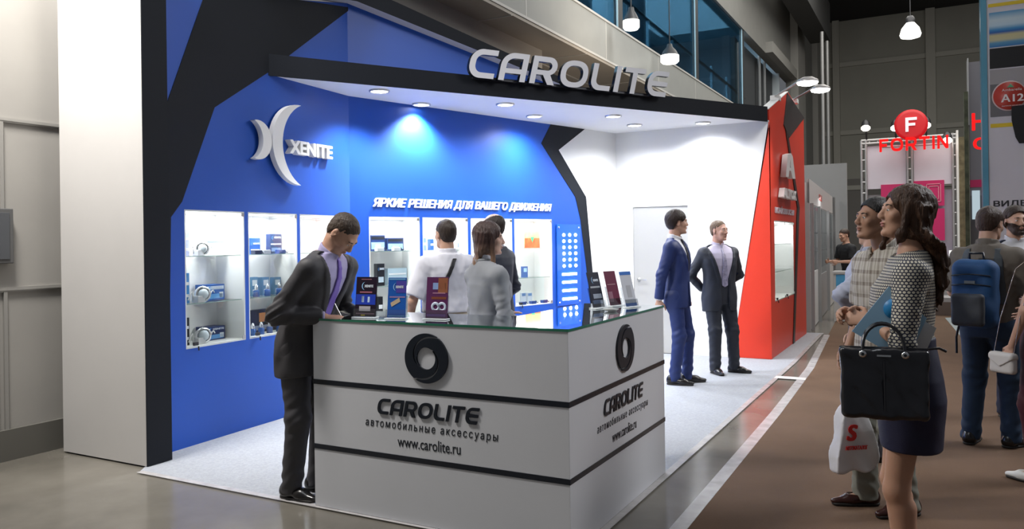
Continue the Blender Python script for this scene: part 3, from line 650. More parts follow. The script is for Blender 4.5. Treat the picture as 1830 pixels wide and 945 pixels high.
# dark roof beam and pipes
p0 = onX(1452, 0, -3.9); p1 = onX(1484, 74, -3.9)
struct(MB().box((-4.7, p0.y-6, p1.z), (-3.9, p1.y, p1.z+1.6)).build('trim_%d' % k, mat('roof_beam', (.05, .05, .05), .7))); k += 1
for u in (1472, 1481):
    p = onX(u, 300, -3.8); struct(MB().tube([(-3.8, p.y, 0), (-3.8, p.y, 9.4)], .07, 8).build('trim_%d' % k, mat('pipe_light', (.30, .30, .30), .4, .4))); k += 1
# hall pendant lamp
p = onY(1627, 58, 26); t = thing('pendant_or_reflection', tuple(p), 'large hanging hall lamp above the aisle, top right', 'lamp', 'white pendant lamps of the hall')
MB().lathe(p, (0, 0, -1), [(.10, -.30), (.24, -.12), (.29, .06), (.26, .14), (.12, .18), (0, .19)]).build('diffuser', emis('hall_lamp_glow', (1, .98, .88), 3.0), t)
MB().lathe(p, (0, 0, 1), [(.12, .28), (.13, .40), (.08, .48), (0, .5)]).tube([p+Vector((0, 0, .45)), (p.x, p.y, 13.2)], .015, 6).build('housing', dark_metal, t)
# ------------------------------------------------------------------ white stands beyond the red tower
FB = Seg((-1.80, 13.4, 0), (-1.80-.054*6.4, 19.8, 0))
wl = mat('stand_white', (.62, .61, .60), .4); alu = mat('aluminium', (.5, .5, .5), .35, .6); gp = mat('stand_grey', (.32, .32, .33), .4)
t = thing('white_stand', tuple(FB.w(3, 0)), 'row of white shell-scheme stands with glass cabinets beyond the red tower', 'stand')
zt, zb_ = 2.46, 2.07
MB().prism([FB.w(0, zb_), FB.w(FB.L, zb_), FB.w(FB.L, zt), FB.w(0, zt)], FB.n*-.04).build('header', wl, t)
us = [1449, 1462, 1478, 1491, 1507]
ss = [min(max(FB.px(u, 430)[0], 0), FB.L) for u in us]
for s in ss: MB().obox(FB.w(max(s-.05, 0), 0, .0), FB.d*.06, FB.n*.05, Vector((0, 0, zt if s < .1 or s > 6 else zb_))).build('post', alu, t)
for i in range(4):
    MB().obox(FB.w(ss[i]+.06, .02, -.02), FB.d*(ss[i+1]-ss[i]-.16), FB.n*.02, Vector((0, 0, .92 if i % 2 == 0 else .80))).build('front_panel', wl if i % 2 == 0 else gp, t)
    MB().obox(FB.w(ss[i]+.06, .95, -.02), FB.d*(ss[i+1]-ss[i]-.16), FB.n*.006, Vector((0, 0, 1.1))).build('glass_pane', thinglass('stand_glass', (.9, .93, .94), .3), t)
    for z in (1.25, 1.6): MB().obox(FB.w(ss[i]+.06, z, -.4), FB.d*(ss[i+1]-ss[i]-.16), FB.n*.36, Vector((0, 0, .02))).build('shelf', gp, t)
MB().prism([FB.w(0, 0, -1.6), FB.w(FB.L, 0, -1.6), FB.w(FB.L, 2.4, -1.6), FB.w(0, 2.4, -1.6)], FB.n*-.04).build('back_wall', gp, t)
MB().obox(FB.w(0, 0, -1.6), FB.d*.03, FB.n*1.6, Vector((0, 0, 2.4))).build('side_wall', wl, t)
MFB = lambda u, v: (lambda p: Matrix([[FB.d.x, 0, FB.n.x, p.x], [FB.d.y, 0, FB.n.y, p.y], [0, 1, 0, p.z], [0, 0, 0, 1]]))(FB.w(*FB.px(u, v), .003))
text('OLLI', .16, MFB(1463, 357), 'lettering', [mat('faded_red', (.6, .10, .08), .5)], t, width=.75, bold=.006)
MB().obox(FB.w(FB.px(1494, 368)[0], 2.17, .002), FB.d*.5, FB.n*.003, Vector((0, 0, .14))).build('blue_mark', mat('sky_blue', (.10, .42, .75), .5), t)
struct(MB().box((-4.2, 20.5, 0), (-1.9, 20.6, 3.3)).build('wall_partition', mat('partition_grey', (.40, .40, .40), .6)), 'grey partition rising behind the white stands', 'wall')
area('stand_light', (-2.6, 16, 2.4), (-3.0, 16.2, 0), .5, 5, 22)
for (u, v, sz, lb) in ((1463, 421, .16, 'small black gadget on a shelf of the white stand'), (1464, 459, .14, 'flat black gadget on the low shelf of the white stand')):
    s_, _z = FB.px(u, v); zz_ = 1.62 if v < 440 else 1.27
    b = MB().obox(FB.w(s_-.2, zz_, -.3), FB.d*.4, FB.n*.2, Vector((0, 0, .06))); b.lathe(FB.w(s_, zz_+.06, -.2), (0, 0, 1), [(.10, 0), (.09, .06), (0, .07)])
    tag(b.build('gadget', dark_metal), lb, 'gadget')
# ------------------------------------------------------------------ FORTIN stand far down the aisle
YT = 30.0
Z = lambda v, Y=YT, u=1630: onY(u, v, Y).z
X_ = lambda u, Y=YT: onY(u, 300, Y).x
t = thing('distant_stand', (X_(1630), YT+1, 0), 'distant truss stand with pink panels under the red FORTIN sign', 'stand')
truss = mat('truss_silver', (.45, .45, .46), .35, .5)
def truss_v(u0, u1, z0, z1):
    b = MB(); x0, x1 = X_(u0), X_(u1)
    for x in (x0, x1): b.tube([(x, YT-.1, z0), (x, YT-.1, z1)], .045, 6); b.tube([(x, YT+.2, z0), (x, YT+.2, z1)], .045, 6)
    z = z0
    while z < z1: b.tube([(x0, YT-.1, z), (x1, YT-.1, z)], .035, 6); z += .38
    b.build('truss_post', truss, t)
truss_v(1540, 1548, 0, Z(246)); truss_v(1622, 1630, 0, Z(246)); truss_v(1703, 1710, 0, Z(243))
b = MB()
for z in (Z(246), Z(252)): b.tube([(X_(1540), YT-.1, z), (X_(1710), YT-.1, z)], .045, 6)
for i in range(12): x = X_(1540)+(X_(1710)-X_(1540))*i/11; b.tube([(x, YT-.1, Z(252)), (x, YT-.1, Z(246))], .03, 5)
b.build('truss_beam', truss, t)
pw = mat('banner_lilac_white', (.62, .58, .66), .5); pink = mat('magenta_panel', (.55, .02, .13), .45)
def pan(u0, v0, u1, v1, m_, nm, y=0): return MB().box((X_(u0), YT+y, Z(v1)), (X_(u1), YT+y+.05, Z(v0))).build(nm, m_, t)
pan(1550, 256, 1619, 335, pw, 'white_panel'); pan(1633, 253, 1703, 331, pw, 'white_panel')
pan(1574, 328, 1618, 372, pink, 'magenta_panel', -.06); pan(1631, 324, 1687, 369, pink, 'magenta_panel', -.06); pan(1640, 374, 1687, 430, pink, 'magenta_panel', -.06)
b = MB(); fr = mat('pale_pink_line', (.75, .35, .42), .5)
for u0, v0, u1, v1 in ((1655, 330, 1681, 362), (1659, 334, 1677, 358)):
    for a, c, d_, e_ in ((u0, v0, u1, v0+1), (u0, v1-1, u1, v1), (u0, v0, u0+1, v1), (u1-1, v0, u1, v1)): b.box((X_(a), YT-.08, Z(e_)), (X_(d_), YT-.06, Z(c)))
b.build('square_lines', fr, t)
pan(1550, 345, 1600, 520, mat('pale_grey_panel', (.45, .43, .46), .5), 'lower_panel', .3); pan(1640, 340, 1706, 520, mat('lilac_panel', (.45, .40, .50), .5), 'lower_panel', .2)
MB().box((X_(1709), YT-.3, 0), (X_(1713), YT, Z(240))).build('white_post', mat('white_post', (.7, .7, .68), .4), t)
redm = emis('red_sign_light', (1, .015, .015), 1.2)
fs = thing('fortin_sign', (X_(1634), YT-1, Z(270)), 'glowing red FORTIN letters with round F badge hanging down the aisle', 'sign')
YS = YT-1.0
MYS = lambda u, v: (lambda p: Matrix([[1, 0, 0, p.x], [0, 0, -1, p.y], [0, 1, 0, p.z], [0, 0, 0, 1]]))(onY(u, v, YS))
zc = [onY(1572, 273, YS), onY(1695, 267, YS)]
lettering('FORTIN', .42, zc[1].x-zc[0].x, 0, .22, .12, MYS(1572, 272), 'letter', [redm], fs)
pc = onY(1628, 223, YS); MB().lathe(pc, (0, -1, 0), [(0, -.1), (.50, -.1), (.50, .05), (.40, .06), (0, .06)], 32).build('badge', [mat('badge_red', (.40, .01, .015), .4, emit=(1, .01, .02), estr=.25)], fs)
w_, lp = glyph('F'); shape2d([[(x*.42-.16, y*.46-.23) for x, y in l] for l in lp], .05, MYS(1628, 223) @ Matrix.Translation((0, 0, .07)), 'badge_letter', [mat('badge_white', (.8, .8, .85), .4, emit=(.9, .9, 1), estr=.4)], fs)
MB().tube([(zc[0].x, YS+.1, zc[0].z+.2), (zc[1].x, YS+.1, zc[1].z+.2)], .03, 6).tube([(pc.x, YS+.1, pc.z), (pc.x, YT-.1, pc.z-.4)], .03, 6).build('bracket', truss, fs)
for (u, v, lb) in ((1547, 229, 'leftmost small spotlight on the distant truss'), (1600, 229, 'small spotlight just left of the round red badge'), (1655, 224, 'small spotlight just right of the round red badge'), (1693, 251, 'small spotlight at the right end of the distant truss')):
    p = onY(u, v, YT-.5); s_ = thing('truss_spotlight', tuple(p), lb, 'spotlight', 'spotlights on the distant truss')
    MB().lathe(p, (0, -.3, -1), [(.08, -.28), (.13, -.2), (.15, -.05)], 12).tube([p+Vector((0, .06, .2)), (p.x, YT-.1, Z(246))], .03, 6).build('housing', dark_metal, s_)
    MB().ball(tuple(p), (.15, .15, .11), 10).build('lamp_glass', emis('spot_glow', (1, .93, .8), 6), s_)
# stands between FORTIN and the white banner
YQ = 20.0
xq = lambda u: onY(u, 300, YQ).x
zq = lambda v: onY(1740, v, YQ).z
t = thing('display_wall', (xq(1735), YQ, 0), 'grey display wall with tan column and red characters at its side', 'display wall')
MB().box((xq(1714), YQ, 0), (xq(1724), YQ+.3, zq(243))).build('tan_column', mat('gold_fabric', (.42, .34, .20), .7, bump=.5, bscale=12, var=.3, vscale=8), t)
MB().box((xq(1724), YQ-.2, 0), (xq(1731), YQ+.3, zq(165))).build('dark_column', mat('moss_column', (.07, .08, .05), .7, var=.5, vscale=6), t)
MB().box((xq(1733), YQ-.1, zq(350)), (xq(1757), YQ, zq(112))).build('grey_panel', mat('slate_panel', (.20, .20, .23), .35), t)
MB().box((xq(1733), YQ-.12, zq(335)), (xq(1757), YQ-.1, zq(322))).build('magenta_band', pink, t)
MB().box((xq(1733), YQ-.1, 0), (xq(1757), YQ, zq(350))).build('lower_panel', mat('lower_slate', (.12, .12, .13), .5), t)
MB().box((xq(1736), YQ-.14, zq(392)), (xq(1750), YQ-.1, zq(341))).build('screen', [emis('screen_glow', (.55, .68, .75), .8)], t)
MB().box((xq(1730.5), YQ-.15, zq(200)-.3), (xq(1733), YQ+.3, zq(105))).build('edge', alu, t)
MYQ = lambda u, v: (lambda p: Matrix([[1, 0, 0, p.x], [0, 0, -1, p.y], [0, 1, 0, p.z], [0, 0, 0, 1]]))(onY(u, v, YQ-.1))
text('Н', .5, MYQ(1735, 233), 'character', [redm], t, width=.22, bold=.015); text('С', .33, MYQ(1738, 267), 'character', [redm], t, width=.26, bold=.015)
# low furniture far down the aisle
p = onZ(1700, 548); YL = 17
xl = lambda u: onY(u, 500, YL).x
t = thing('low_platform', (xl(1710), YL, 0), 'low grey platform across the aisle beyond the woman', 'platform')
MB().box((xl(1640), YL, 0), (xl(1762), YL+1.6, .26)).build('base', mat('platform_brown', (.16, .12, .10), .7), t)
MB().box((xl(1640), YL, .26), (xl(1762), YL+1.6, .34)).build('top', mat('platform_grey', (.42, .40, .40), .4), t)
t = thing('display_plinth', (xl(1700), YL+1.6, .34), 'small plinth with bright screen on the grey platform', 'plinth')
MB().box((xl(1672), YL+.9, .34), (xl(1720), YL+1.5, .62)).build('base', mat('plinth_pale', (.5, .48, .46), .4), t)
MB().box((xl(1672), YL+.88, .62), (xl(1720), YL+1.5, .72)).build('red_rim', mat('rim_red', (.6, .02, .02), .4), t)
MB().box((xl(1698), YL+1.0, .90), (xl(1708), YL+1.06, 1.22)).build('screen', [emis('small_screen', (.9, .9, .85), 1.5)], t)
MB().box((xl(1702), YL+1.02, .72), (xl(1704), YL+1.05, .9)).build('stem', dark_metal, t)
pp = [onZ(1689, 568, .008), onZ(1728, 566, .008), onZ(1740, 610, .008), onZ(1722, 607, .008)]
tag(MB().prism(pp, (0, 0, .002)).build('floor_reflection', mat('painted_floor_sheen', (.50, .58, .60), .15, var=.1)), 'bright floor reflection painted as a pale patch left of the backpack man', 'film')  # reflection on the polished concrete, put into the colour of a thin patch
# ------------------------------------------------------------------ tall printed banner, right edge
YB = 12.0
xb = lambda u: onY(u, 200, YB).x
zb = lambda v: onY(1765, v, YB).z
bt = thing('advertising_panel', (xb(1765)+1.0, YB+.15, 0), 'tall white printed panel with blue edge and a red A12 badge', 'banner')
x0 = xb(1765); x1 = x0+2.6
MB().box((x0, YB, .02), (x1, YB+.3, zb(-20))).build('white_face', mat('print_white', (.56, .55, .60), .4), bt)
MB().box((x0-.065, YB-.02, .02), (x0, YB+.32, zb(-20))).build('blue_edge', mat('edge_blue', (.10, .30, .42), .3), bt)
def pr(x0_, x1_, v0, v1, m_, nm, d=.004):
    dz = lambda v, x: zb(v)
    return MB().box((x0_, YB-d, zb(v1)), (x1_, YB, zb(v0))).build(nm, m_, bt)
M = mat('streak_print', (.2, .4, .6), .4); n = M.node_tree.nodes; L = M.node_tree.links
tc = n.new('ShaderNodeTexCoord'); sp = n.new('ShaderNodeSeparateXYZ'); L.new(tc.outputs['Generated'], sp.inputs[0]); cr_ = n.new('ShaderNodeValToRGB')
cr_.color_ramp.elements[0].color = (.03, .16, .40, 1); cr_.color_ramp.elements[0].position = 0
for pos, c in ((.12, (.10, .28, .45, 1)), (.2, (.50, .48, .30, 1)), (.33, (.52, .48, .26, 1)), (.42, (.02, .10, .35, 1)), (.50, (.05, .25, .5, 1)), (.62, (.45, .6, .7, 1)), (.78, (.5, .62, .68, 1))):
    e_ = cr_.color_ramp.elements.new(pos); e_.color = c
cr_.color_ramp.elements[-1].color = (.08, .28, .5, 1)
L.new(sp.outputs[2], cr_.inputs[0]); L.new(cr_.outputs[0], n['Principled BSDF'].inputs['Base Color'])
pr(x0+.03, x1, 24, 86, M, 'blue_streak_print')
yel = mat('print_yellow', (.65, .48, .03), .4)
pr(x0+.02, x1, 8, 14, yel, 'yellow_bar'); pr(x0+.03, x0+.30, 222, 229, yel, 'yellow_bar')
pr(x0+.03, x1, 88, 124, mat('print_black', (.012, .012, .014), .4), 'black_print'); pr(x0+.03, x1, 126, 152, mat('print_grey', (.32, .31, .32), .4), 'grey_print')
pr(x0+.03, x0+.32, 152, 210, mat('print_dark_grey', (.14, .14, .15), .4), 'dark_grey_print'); pr(x0+.3, x1, 152, 168, mat('print_grey', (1, 1, 1)), 'grey_print')
pc = onY(1804, 171, YB-.006); MB().lathe(pc, (0, -1, 0), [(0, 0), (.195, 0), (.195, .004), (0, .004)], 32).build('badge_rim', mat('badge_rim', (.6, .5, .5), .4), bt)
MB().lathe(pc, (0, -1, 0), [(0, 0), (.18, 0), (.18, .008), (0, .008)], 32).build('badge_disc', mat('badge_disc', (.42, .045, .03), .4), bt)
MYB = lambda u, v, o=.008: (lambda p: Matrix([[1, 0, 0, p.x], [0, 0, -1, p.y-o], [0, 1, 0, p.z], [0, 0, 0, 1]]))(onY(u, v, YB))
btx = mat('badge_text', (.75, .7, .7), .5)
text('А12', .13, MYB(1789, 183, .018), 'badge_text', [btx], bt, width=.24, bold=.004)
text('Ambarella', .045, MYB(1790, 164, .018), 'badge_text', [btx], bt, width=.22)
text('высокое качество', .022, MYB(1790, 191, .018), 'badge_text', [btx], bt, width=.22)
shape2d([[(0, 0), (.08, .0), (.04, .045)]], .002, MYB(1799, 157, .018), 'badge_mark', [mat('badge_green', (.1, .35, .2), .5)], bt)
cp = onY(1826, 228, YB)
shape2d([[(-.11, .28), (.3, .3), (.3, -.20), (-.03, -.20), (-.07, -.12), (-.11, .1)]], .01, MYB(1826, 228, .006), 'device_print', [mat('print_black', (1, 1, 1))], bt)
text('ВИДЕОРЕГИСТРАТОРЫ', .10, MYB(1774, 369, .004), 'print_text', [mat('print_text', (.03, .03, .035), .4)], bt, width=1.55, fat=.003)
# ------------------------------------------------------------------ goods in the showcases
def lay(sg, off):
    q = Seg(sg.p+sg.n*off, sg.q+sg.n*off); return q
def boxitem(sg, u0, u1, vt, z, off, depth, col, label, kind='product_box', group='boxed goods in the showcases', face=None, logo=None, turn=0):
    q = lay(sg, off); s0 = q.px(u0, vt)[0]; s1 = q.px(u1, vt)[0]; zt = q.px((u0+u1)/2, vt)[1]
    t = thing(kind, tuple(q.w((s0+s1)/2, z)), label, 'box', group)
    b = MB().obox(q.w(s0, z, 0), q.d*(s1-s0), q.n*-depth, Vector((0, 0, max(zt-z, .03)))); b.build('carton', mat('carton_'+'_'.join('%d' % (c*99) for c in col), col, .35), t)
    h = zt-z; w_ = s1-s0
    if face:
        for (a0, a1, b0, b1, c) in face:
            MB().obox(q.w(s0+w_*a0, z+h*b0, .0), q.d*w_*(a1-a0), q.n*.0015, Vector((0, 0, h*(b1-b0)))).build('print', mat('print_'+'_'.join('%d' % (x*99) for x in c), c, .35), t)
    if logo:
        Mq = Matrix([[q.d.x, 0, q.n.x, 0], [q.d.y, 0, q.n.y, 0], [0, 1, 0, 0], [0, 0, 0, 1]])
        o = q.w(s0+w_*.3, z+h*logo, .002)
        text('XENITE', max(h*.13, .02), Matrix.Translation(o) @ Mq, 'brand_text', [mat('brand_silver', (.65, .7, .78), .4)], t, width=w_*.62, bold=.001, th=.001)
        shape2d([cres3((w_*.20, h*.10), (w_*.20, -h*.05), (w_*.06, h*.025), (w_*.11, h*.025), 10)], .001, Matrix.Translation(q.w(s0+w_*.05, z+h*logo, .002)) @ Mq, 'brand_mark', [mat('brand_blue', (.10, .3, .7), .4)], t)
    return t
silver = mat('chrome_lens', (.75, .76, .78), .18, .8)
def projector(sg, u, z, off, sc, label):
    q = lay(sg, off); c = q.w(q.px(u, 500)[0], z); ax = (q.n*.9-q.d*.3).normalized(); t = thing('headlight_projector', tuple(c), label, 'headlight part', 'projector lens kits')
    cc = c+Vector((0, 0, .055*sc))
    MB().lathe(cc-ax*.05*sc, ax, [(0, 0), (.035*sc, .005*sc), (.05*sc, .05*sc), (.055*sc, .06*sc), (.055*sc, .075*sc), (.042*sc, .075*sc)], 20).build('bowl', silver, t)
    MB().ball(tuple(cc+ax*.02*sc), (.038*sc,)*3, 12).build('lens', mat('lens_glass', (.55, .62, .66), .05, spec=.9), t)
    MB().obox(cc-q.d*.075*sc-ax*.02*sc+Vector((0, 0, -.055*sc)), q.d*.06*sc, q.n*.06*sc, Vector((0, 0, .045*sc))).build('ballast', mat('ballast_grey', (.62, .63, .64), .3, .3), t, bevel=.003)
    pts = [cc-q.d*(.02+.012*i)*sc+Vector((0, 0, (.03*math.sin(i*1.3)-.01)*sc))+q.n*.01*math.cos(i) for i in range(9)]
    MB().tube(pts, .004*sc, 6).build('cable', mat('cable_white', (.6, .6, .6), .4), t)
    pts = [cc+q.d*(.03+.012*i)*sc+Vector((0, 0, (.02*math.cos(i*1.1))*sc)) for i in range(8)]
    MB().tube(pts, .004*sc, 6).build('cable', mat('cable_white', (.6, .6, .6), .4), t)
S1, S2, S3 = 1.43, 1.07, CAB_B+.012
bl1 = (.02, .10, .38); bl2 = (.015, .035, .13); bl3 = (.05, .22, .52); wh = (.75, .76, .80); bk = (.012, .014, .022)
f1 = [(.05, .95, .68, .9, (.5, .62, .8)), (.1, .9, .1, .4, (.10, .30, .62)), (.7, .92, .15, .5, (.7, .75, .8))]
boxitem(AB, 370, 400, 430, S1, -.16, .12, wh, 'pale box behind the projector on the top shelf, leftmost showcase', face=[(0, 1, .88, 1, (.25, .3, .55)), (.1, .6, .3, .6, (.45, .5, .6))])
boxitem(AB, 369, 401, 508, S2, -.16, .12, bl1, 'blue box behind the projector on the middle shelf, leftmost showcase', face=f1, logo=.75)
boxitem(AB, 370, 402, 583, S3, -.16, .12, bl2, 'navy box behind the projector on the floor of the leftmost showcase', face=f1[1:], logo=.75)
for (vt, z, c, lb) in ((410, S1, (.45, .5, .75), 'pale blue box at the far left of the top shelf'), (488, S2, bl3, 'blue box at the far left of the middle shelf'), (568, S3, bk, 'black box at the far left of the showcase floor')):
    boxitem(AB, 327, 338, vt, z, -.10, .14, c, lb+', leftmost showcase', face=[(.1, .9, .2, .3, wh), (.1, .9, .6, .7, wh)])
projector(AB, 360, S1, -.09, 1.0, 'silver projector lens kit on the top shelf, leftmost showcase')
projector(AB, 360, S2, -.09, 1.15, 'silver projector lens kit on the middle shelf, leftmost showcase')
projector(AB, 360, S3, -.09, 1.15, 'silver projector lens kit on the floor of the leftmost showcase')
boxitem(AB, 446, 465, 425, S1, -.16, .05, bl1, 'small blue box at the left of the top shelf, second showcase', logo=.6, face=[(.1, .9, .2, .3, wh)])
boxitem(AB, 483, 503, 418, S1, -.16, .05, bl2, 'tall navy box on the top shelf, second showcase', logo=.78, face=[(.05, .95, .45, .52, wh), (.1, .9, .12, .3, (.2, .3, .5))])
def ballast(sg, u, z, off, label, col=(.03, .04, .07)):
    q = lay(sg, off); c = q.w(q.px(u, 450)[0], z); t = thing('ballast_unit', tuple(c), label, 'car part', 'small car parts in the showcases')
    MB().obox(c-q.d*.04, q.d*.085, q.n*.05, Vector((0, 0, .035))).build('housing', mat('ballast_%d' % int(col[0]*100), col, .3, .3), t, bevel=.004)
    MB().tube([c+q.d*(.045+.01*i)+Vector((0, 0, .02+.015*math.sin(i)))+q.n*.02 for i in range(7)], .004, 6).build('cable', black_gloss, t)
ballast(AB, 454, S1, -.08, 'black ballast unit in front of the small blue box, second showcase'); ballast(AB, 470, S1, -.10, 'grey ballast unit between two boxes, second showcase', (.4, .42, .45)); ballast(AB, 497, S1, -.09, 'blue ballast unit in front of the tall navy box', (.02, .06, .25))
def bulb(sg, u, z, off, label, col=(.35, .5, .7)):
    q = lay(sg, off); c = q.w(q.px(u, 450)[0], z); t = thing('bulb_pack', tuple(c), label, 'car bulb', 'car bulb packs in the showcases')
    MB().lathe(c, (0, 0, 1), [(0, 0), (.026, 0), (.026, .05), (.02, .055), (0, .055)], 14).build('base', mat('bulb_blue', (.03, .10, .32), .25), t)
    MB().lathe(c+Vector((0, 0, .055)), (0, 0, 1), [(.012, 0), (.016, .02), (.010, .045), (0, .05)], 12).build('bulb', silver, t)
for u0, nm in ((449, 'left'), (469, 'middle'), (490, 'right')):
    boxitem(AB, u0, u0+12, 495, S2, -.16, .05, (.10, .22, .36), nm+' slim blue pack of three on the middle shelf, second showcase', face=[(.15, .85, .55, .85, (.6, .66, .7)), (.2, .8, .1, .35, wh)])
    bulb(AB, u0+8, S2, -.09, 'bulb in front of the '+nm+' slim blue pack, second showcase')
boxitem(AB, 447, 498, 552, S3, -.20, .05, bk, 'wide black box with glowing orange print in the second showcase', face=[(.3, .62, .45, .85, (.50, .20, .03)), (.75, .97, .2, .95, (.30, .50, .62)), (.05, .7, .1, .3, (.25, .28, .35))])
for i, u in enumerate((450, 465, 480, 497)): bulb(AB, u, S3, -.08, ['leftmost', 'second', 'third', 'rightmost'][i]+' of four small blue bulb packs, second showcase floor')
ballast(AB, 560, S1, -.12, 'pale ballast unit on the top shelf, third showcase', (.5, .52, .55))
fx_ = [(.05, .95, .72, .92, bk), (.05, .95, .12, .55, (.25, .45, .70)), (.3, .7, .2, .42, wh)]
boxitem(BC, 662, 688, 420, S1, -.16, .10, bl2, 'left of two blue boxes on the top shelf, first right showcase', face=fx_)
boxitem(BC, 692, 721, 425, S1, -.16, .10, bl2, 'right of two blue boxes on the top shelf, first right showcase', face=fx_)
for u, nm in ((675, 'left'), (705, 'right')): ballast(BC, u, S1, -.06, 'white ballast unit before the '+nm+' blue box, top shelf, first right showcase', (.6, .62, .64))
boxitem(BC, 674, 687, 471, S2, -.16, .06, bk, 'tall black box on the middle shelf, first right showcase', logo=.72, face=[(.15, .85, .15, .4, (.5, .6, .7))])
boxitem(BC, 693, 727, 479, S2, -.20, .06, (.40, .52, .62), 'pale blue wide box on the middle shelf, first right showcase', face=[(.05, .95, .6, .7, wh)])
for i, u in enumerate((698, 707, 717)):
    q = lay(BC, -.08); c = q.w(q.px(u, 500)[0], S2+.035); t = thing('ring_light', tuple(c), ['left', 'middle', 'right'][i]+' chrome ring in front of the pale blue box', 'car light', 'chrome rings in the first right showcase')
    MB().lathe(c, q.n, [(.034, 0), (.034, .02), (.028, .026), (.02, .02), (.02, 0)], 18).build('ring', silver, t)
boxitem(BC, 676, 684, 530, S3, -.14, .05, bk, 'slim black box on the floor of the first right showcase', face=[(.1, .9, .4, .6, wh)])
boxitem(BC, 713, 725, 536, S3, -.14, .05, wh, 'small white box on the floor of the first right showcase', face=[(.2, .8, .2, .5, (.2, .25, .3))])
boxitem(BC, 757, 762, 425, S1, -.14, .05, (.2, .3, .6), 'thin pale blue box at the left of the second right showcase', face=[(.1, .9, .4, .6, wh)])
boxitem(BC, 769, 775, 427, S1, -.14, .05, bl1, 'thin blue box left of the man in the white shirt', face=[(.1, .9, .4, .6, wh)])
boxitem(BC, 816, 827, 426, S1, -.14, .05, (.45, .42, .5), 'pale lilac box on the top shelf right of the man in the white shirt', face=[(.15, .85, .2, .6, (.25, .3, .4))])
boxitem(BC, 843, 853, 427, S1, -.14, .05, (.35, .45, .7), 'pale blue box left of the balding man', face=[(.1, .9, .4, .6, wh)])
# orange leaflet, small items in the last showcase
q = lay(BC, -.14); s0 = q.px(937, 402)[0]; s1 = q.px(964, 402)[0]
t = thing('orange_leaflet', tuple(q.w((s0+s1)/2, S1)), 'orange and red printed leaflet standing in the rightmost blue-wall showcase', 'leaflet')
MB().obox(q.w(s0, S1), q.d*(s1-s0), q.n*-.006, Vector((0, 0, .245))).build('sheet', mat('leaflet_cream', (.72, .42, .20), .5, var=.25, vscale=14), t)
MB().obox(q.w(s0, S1, .001), q.d*(s1-s0), q.n*.001, Vector((0, 0, .12))).build('print', mat('leaflet_red', (.70, .12, .03), .5, var=.4, vscale=20), t)
cxy = q.w((s0+s1)/2, S1+.085, .003)
MB().prism([cxy-q.d*.035+Vector((0, 0, .05)), cxy+q.d*.035+Vector((0, 0, .05)), cxy-Vector((0, 0, .02))], q.n*.001).build('green_triangle', mat('leaflet_green', (.05, .5, .2), .5), t)
boxitem(BC, 934, 943, 476, S2, -.14, .03, (.05, .12, .35), 'small navy gadget on the middle shelf, rightmost blue-wall showcase', kind='small_gadget', face=[(.2, .8, .5, .85, (.4, .6, .8))])
for u, nm in ((932, 'left'), (943, 'right')): boxitem(BC, u, u+8, 523, S3, -.14, .03, (.50, .55, .62), nm+' clear blister pack low in the rightmost blue-wall showcase', kind='blister_pack', face=[(.1, .9, .7, .95, (.1, .2, .4))])
for u, nm in ((930, 'leftmost'), (948, 'middle'), (968, 'rightmost')): ballast(BC, u, S3, -.07, nm+' small black part on the floor of the rightmost blue-wall showcase', (.02, .02, .02))
# ------------------------------------------------------------------ brochures on the counter
HZ = H_+.0005
acr = thinglass('acrylic', (.95, .97, .98), .35)
def brochure(px, w_, h_, yaw, lean, base, arts, label, hlabel, ncopies=1, logo=True):
    p = onZ(px[0], px[1], HZ) if not isinstance(px, Vector) else px
    x = Vector((math.cos(yaw), math.sin(yaw), 0)); n_ = Vector((math.sin(yaw), -math.cos(yaw), 0))     # n_ faces the viewer
    up = (Vector((0, 0, 1))*math.cos(lean)-n_*math.sin(lean)).normalized()
    z0 = .008
    o = p+Vector((0, 0, z0))+n_*.0
    t = thing('brochure_stack', tuple(p), label, 'brochures', 'brochure stacks on the counter')
    for c in range(ncopies):
        d = n_*(-.003*c)
        b = MB().obox(o-x*w_/2+d, x*w_, -up.cross(x)*0+n_*-.0022, up*h_); b.build('brochure', mat('bro_'+'_'.join('%d' % (q*99) for q in base), base, .25), t)
    for (a0, a1, b0, b1, c) in arts:
        MB().obox(o-x*w_/2+x*w_*a0+up*h_*b0+n_*.0004, x*w_*(a1-a0), n_*.0006, up*h_*(b1-b0)).build('print', mat('print_'+'_'.join('%d' % (q*99) for q in c), c, .3), t)
    Mp = Matrix([[x.x, up.x, n_.x, 0], [x.y, up.y, n_.y, 0], [x.z, up.z, n_.z, 0], [0, 0, 0, 1]])
    if logo:
        lo = o-x*w_/2+up*h_*.74+n_*.0012
        text('XENITE', h_*.085, Matrix.Translation(lo+x*w_*.42) @ Mp, 'brand_text', [mat('brand_silver', (1, 1, 1))], t, width=w_*.42, bold=.0012, th=.0005)
        shape2d([cres3((w_*.16, h_*.13), (w_*.16, -h_*.07), (w_*.02, h_*.03), (w_*.065, h_*.03), 12)], .0006, Matrix.Translation(lo+x*w_*.26) @ Mp, 'brand_mark', [mat('brand_sky', (.3, .55, .85), .4)], t)
    hd = thing('brochure_holder', tuple(p-n_*.02), hlabel, 'holder', 'clear brochure holders on the counter')
    g = .006
    b = MB().obox(p-x*(w_/2+g)-n_*.03+Vector((0, 0, .0015)), x*(w_+2*g), n_*.055, Vector((0, 0, .005)))
    b.build('foot', mat('acrylic_edge', (.72, .75, .75), .2), hd)
    MB().obox(p-x*(w_/2+g)-n_*.0100+Vector((0, 0, z0)), x*(w_+2*g), n_*-.002, up*h_*.55).build('back_plate', acr, hd)
    MB().obox(p-x*(w_/2+g)+n_*.007+Vector((0, 0, z0)), x*(w_+2*g), n_*.002, up*h_*.20).build('front_lip', acr, hd)
    return p, x, n_, up, o, t
D1 = (.018, .010, .022)
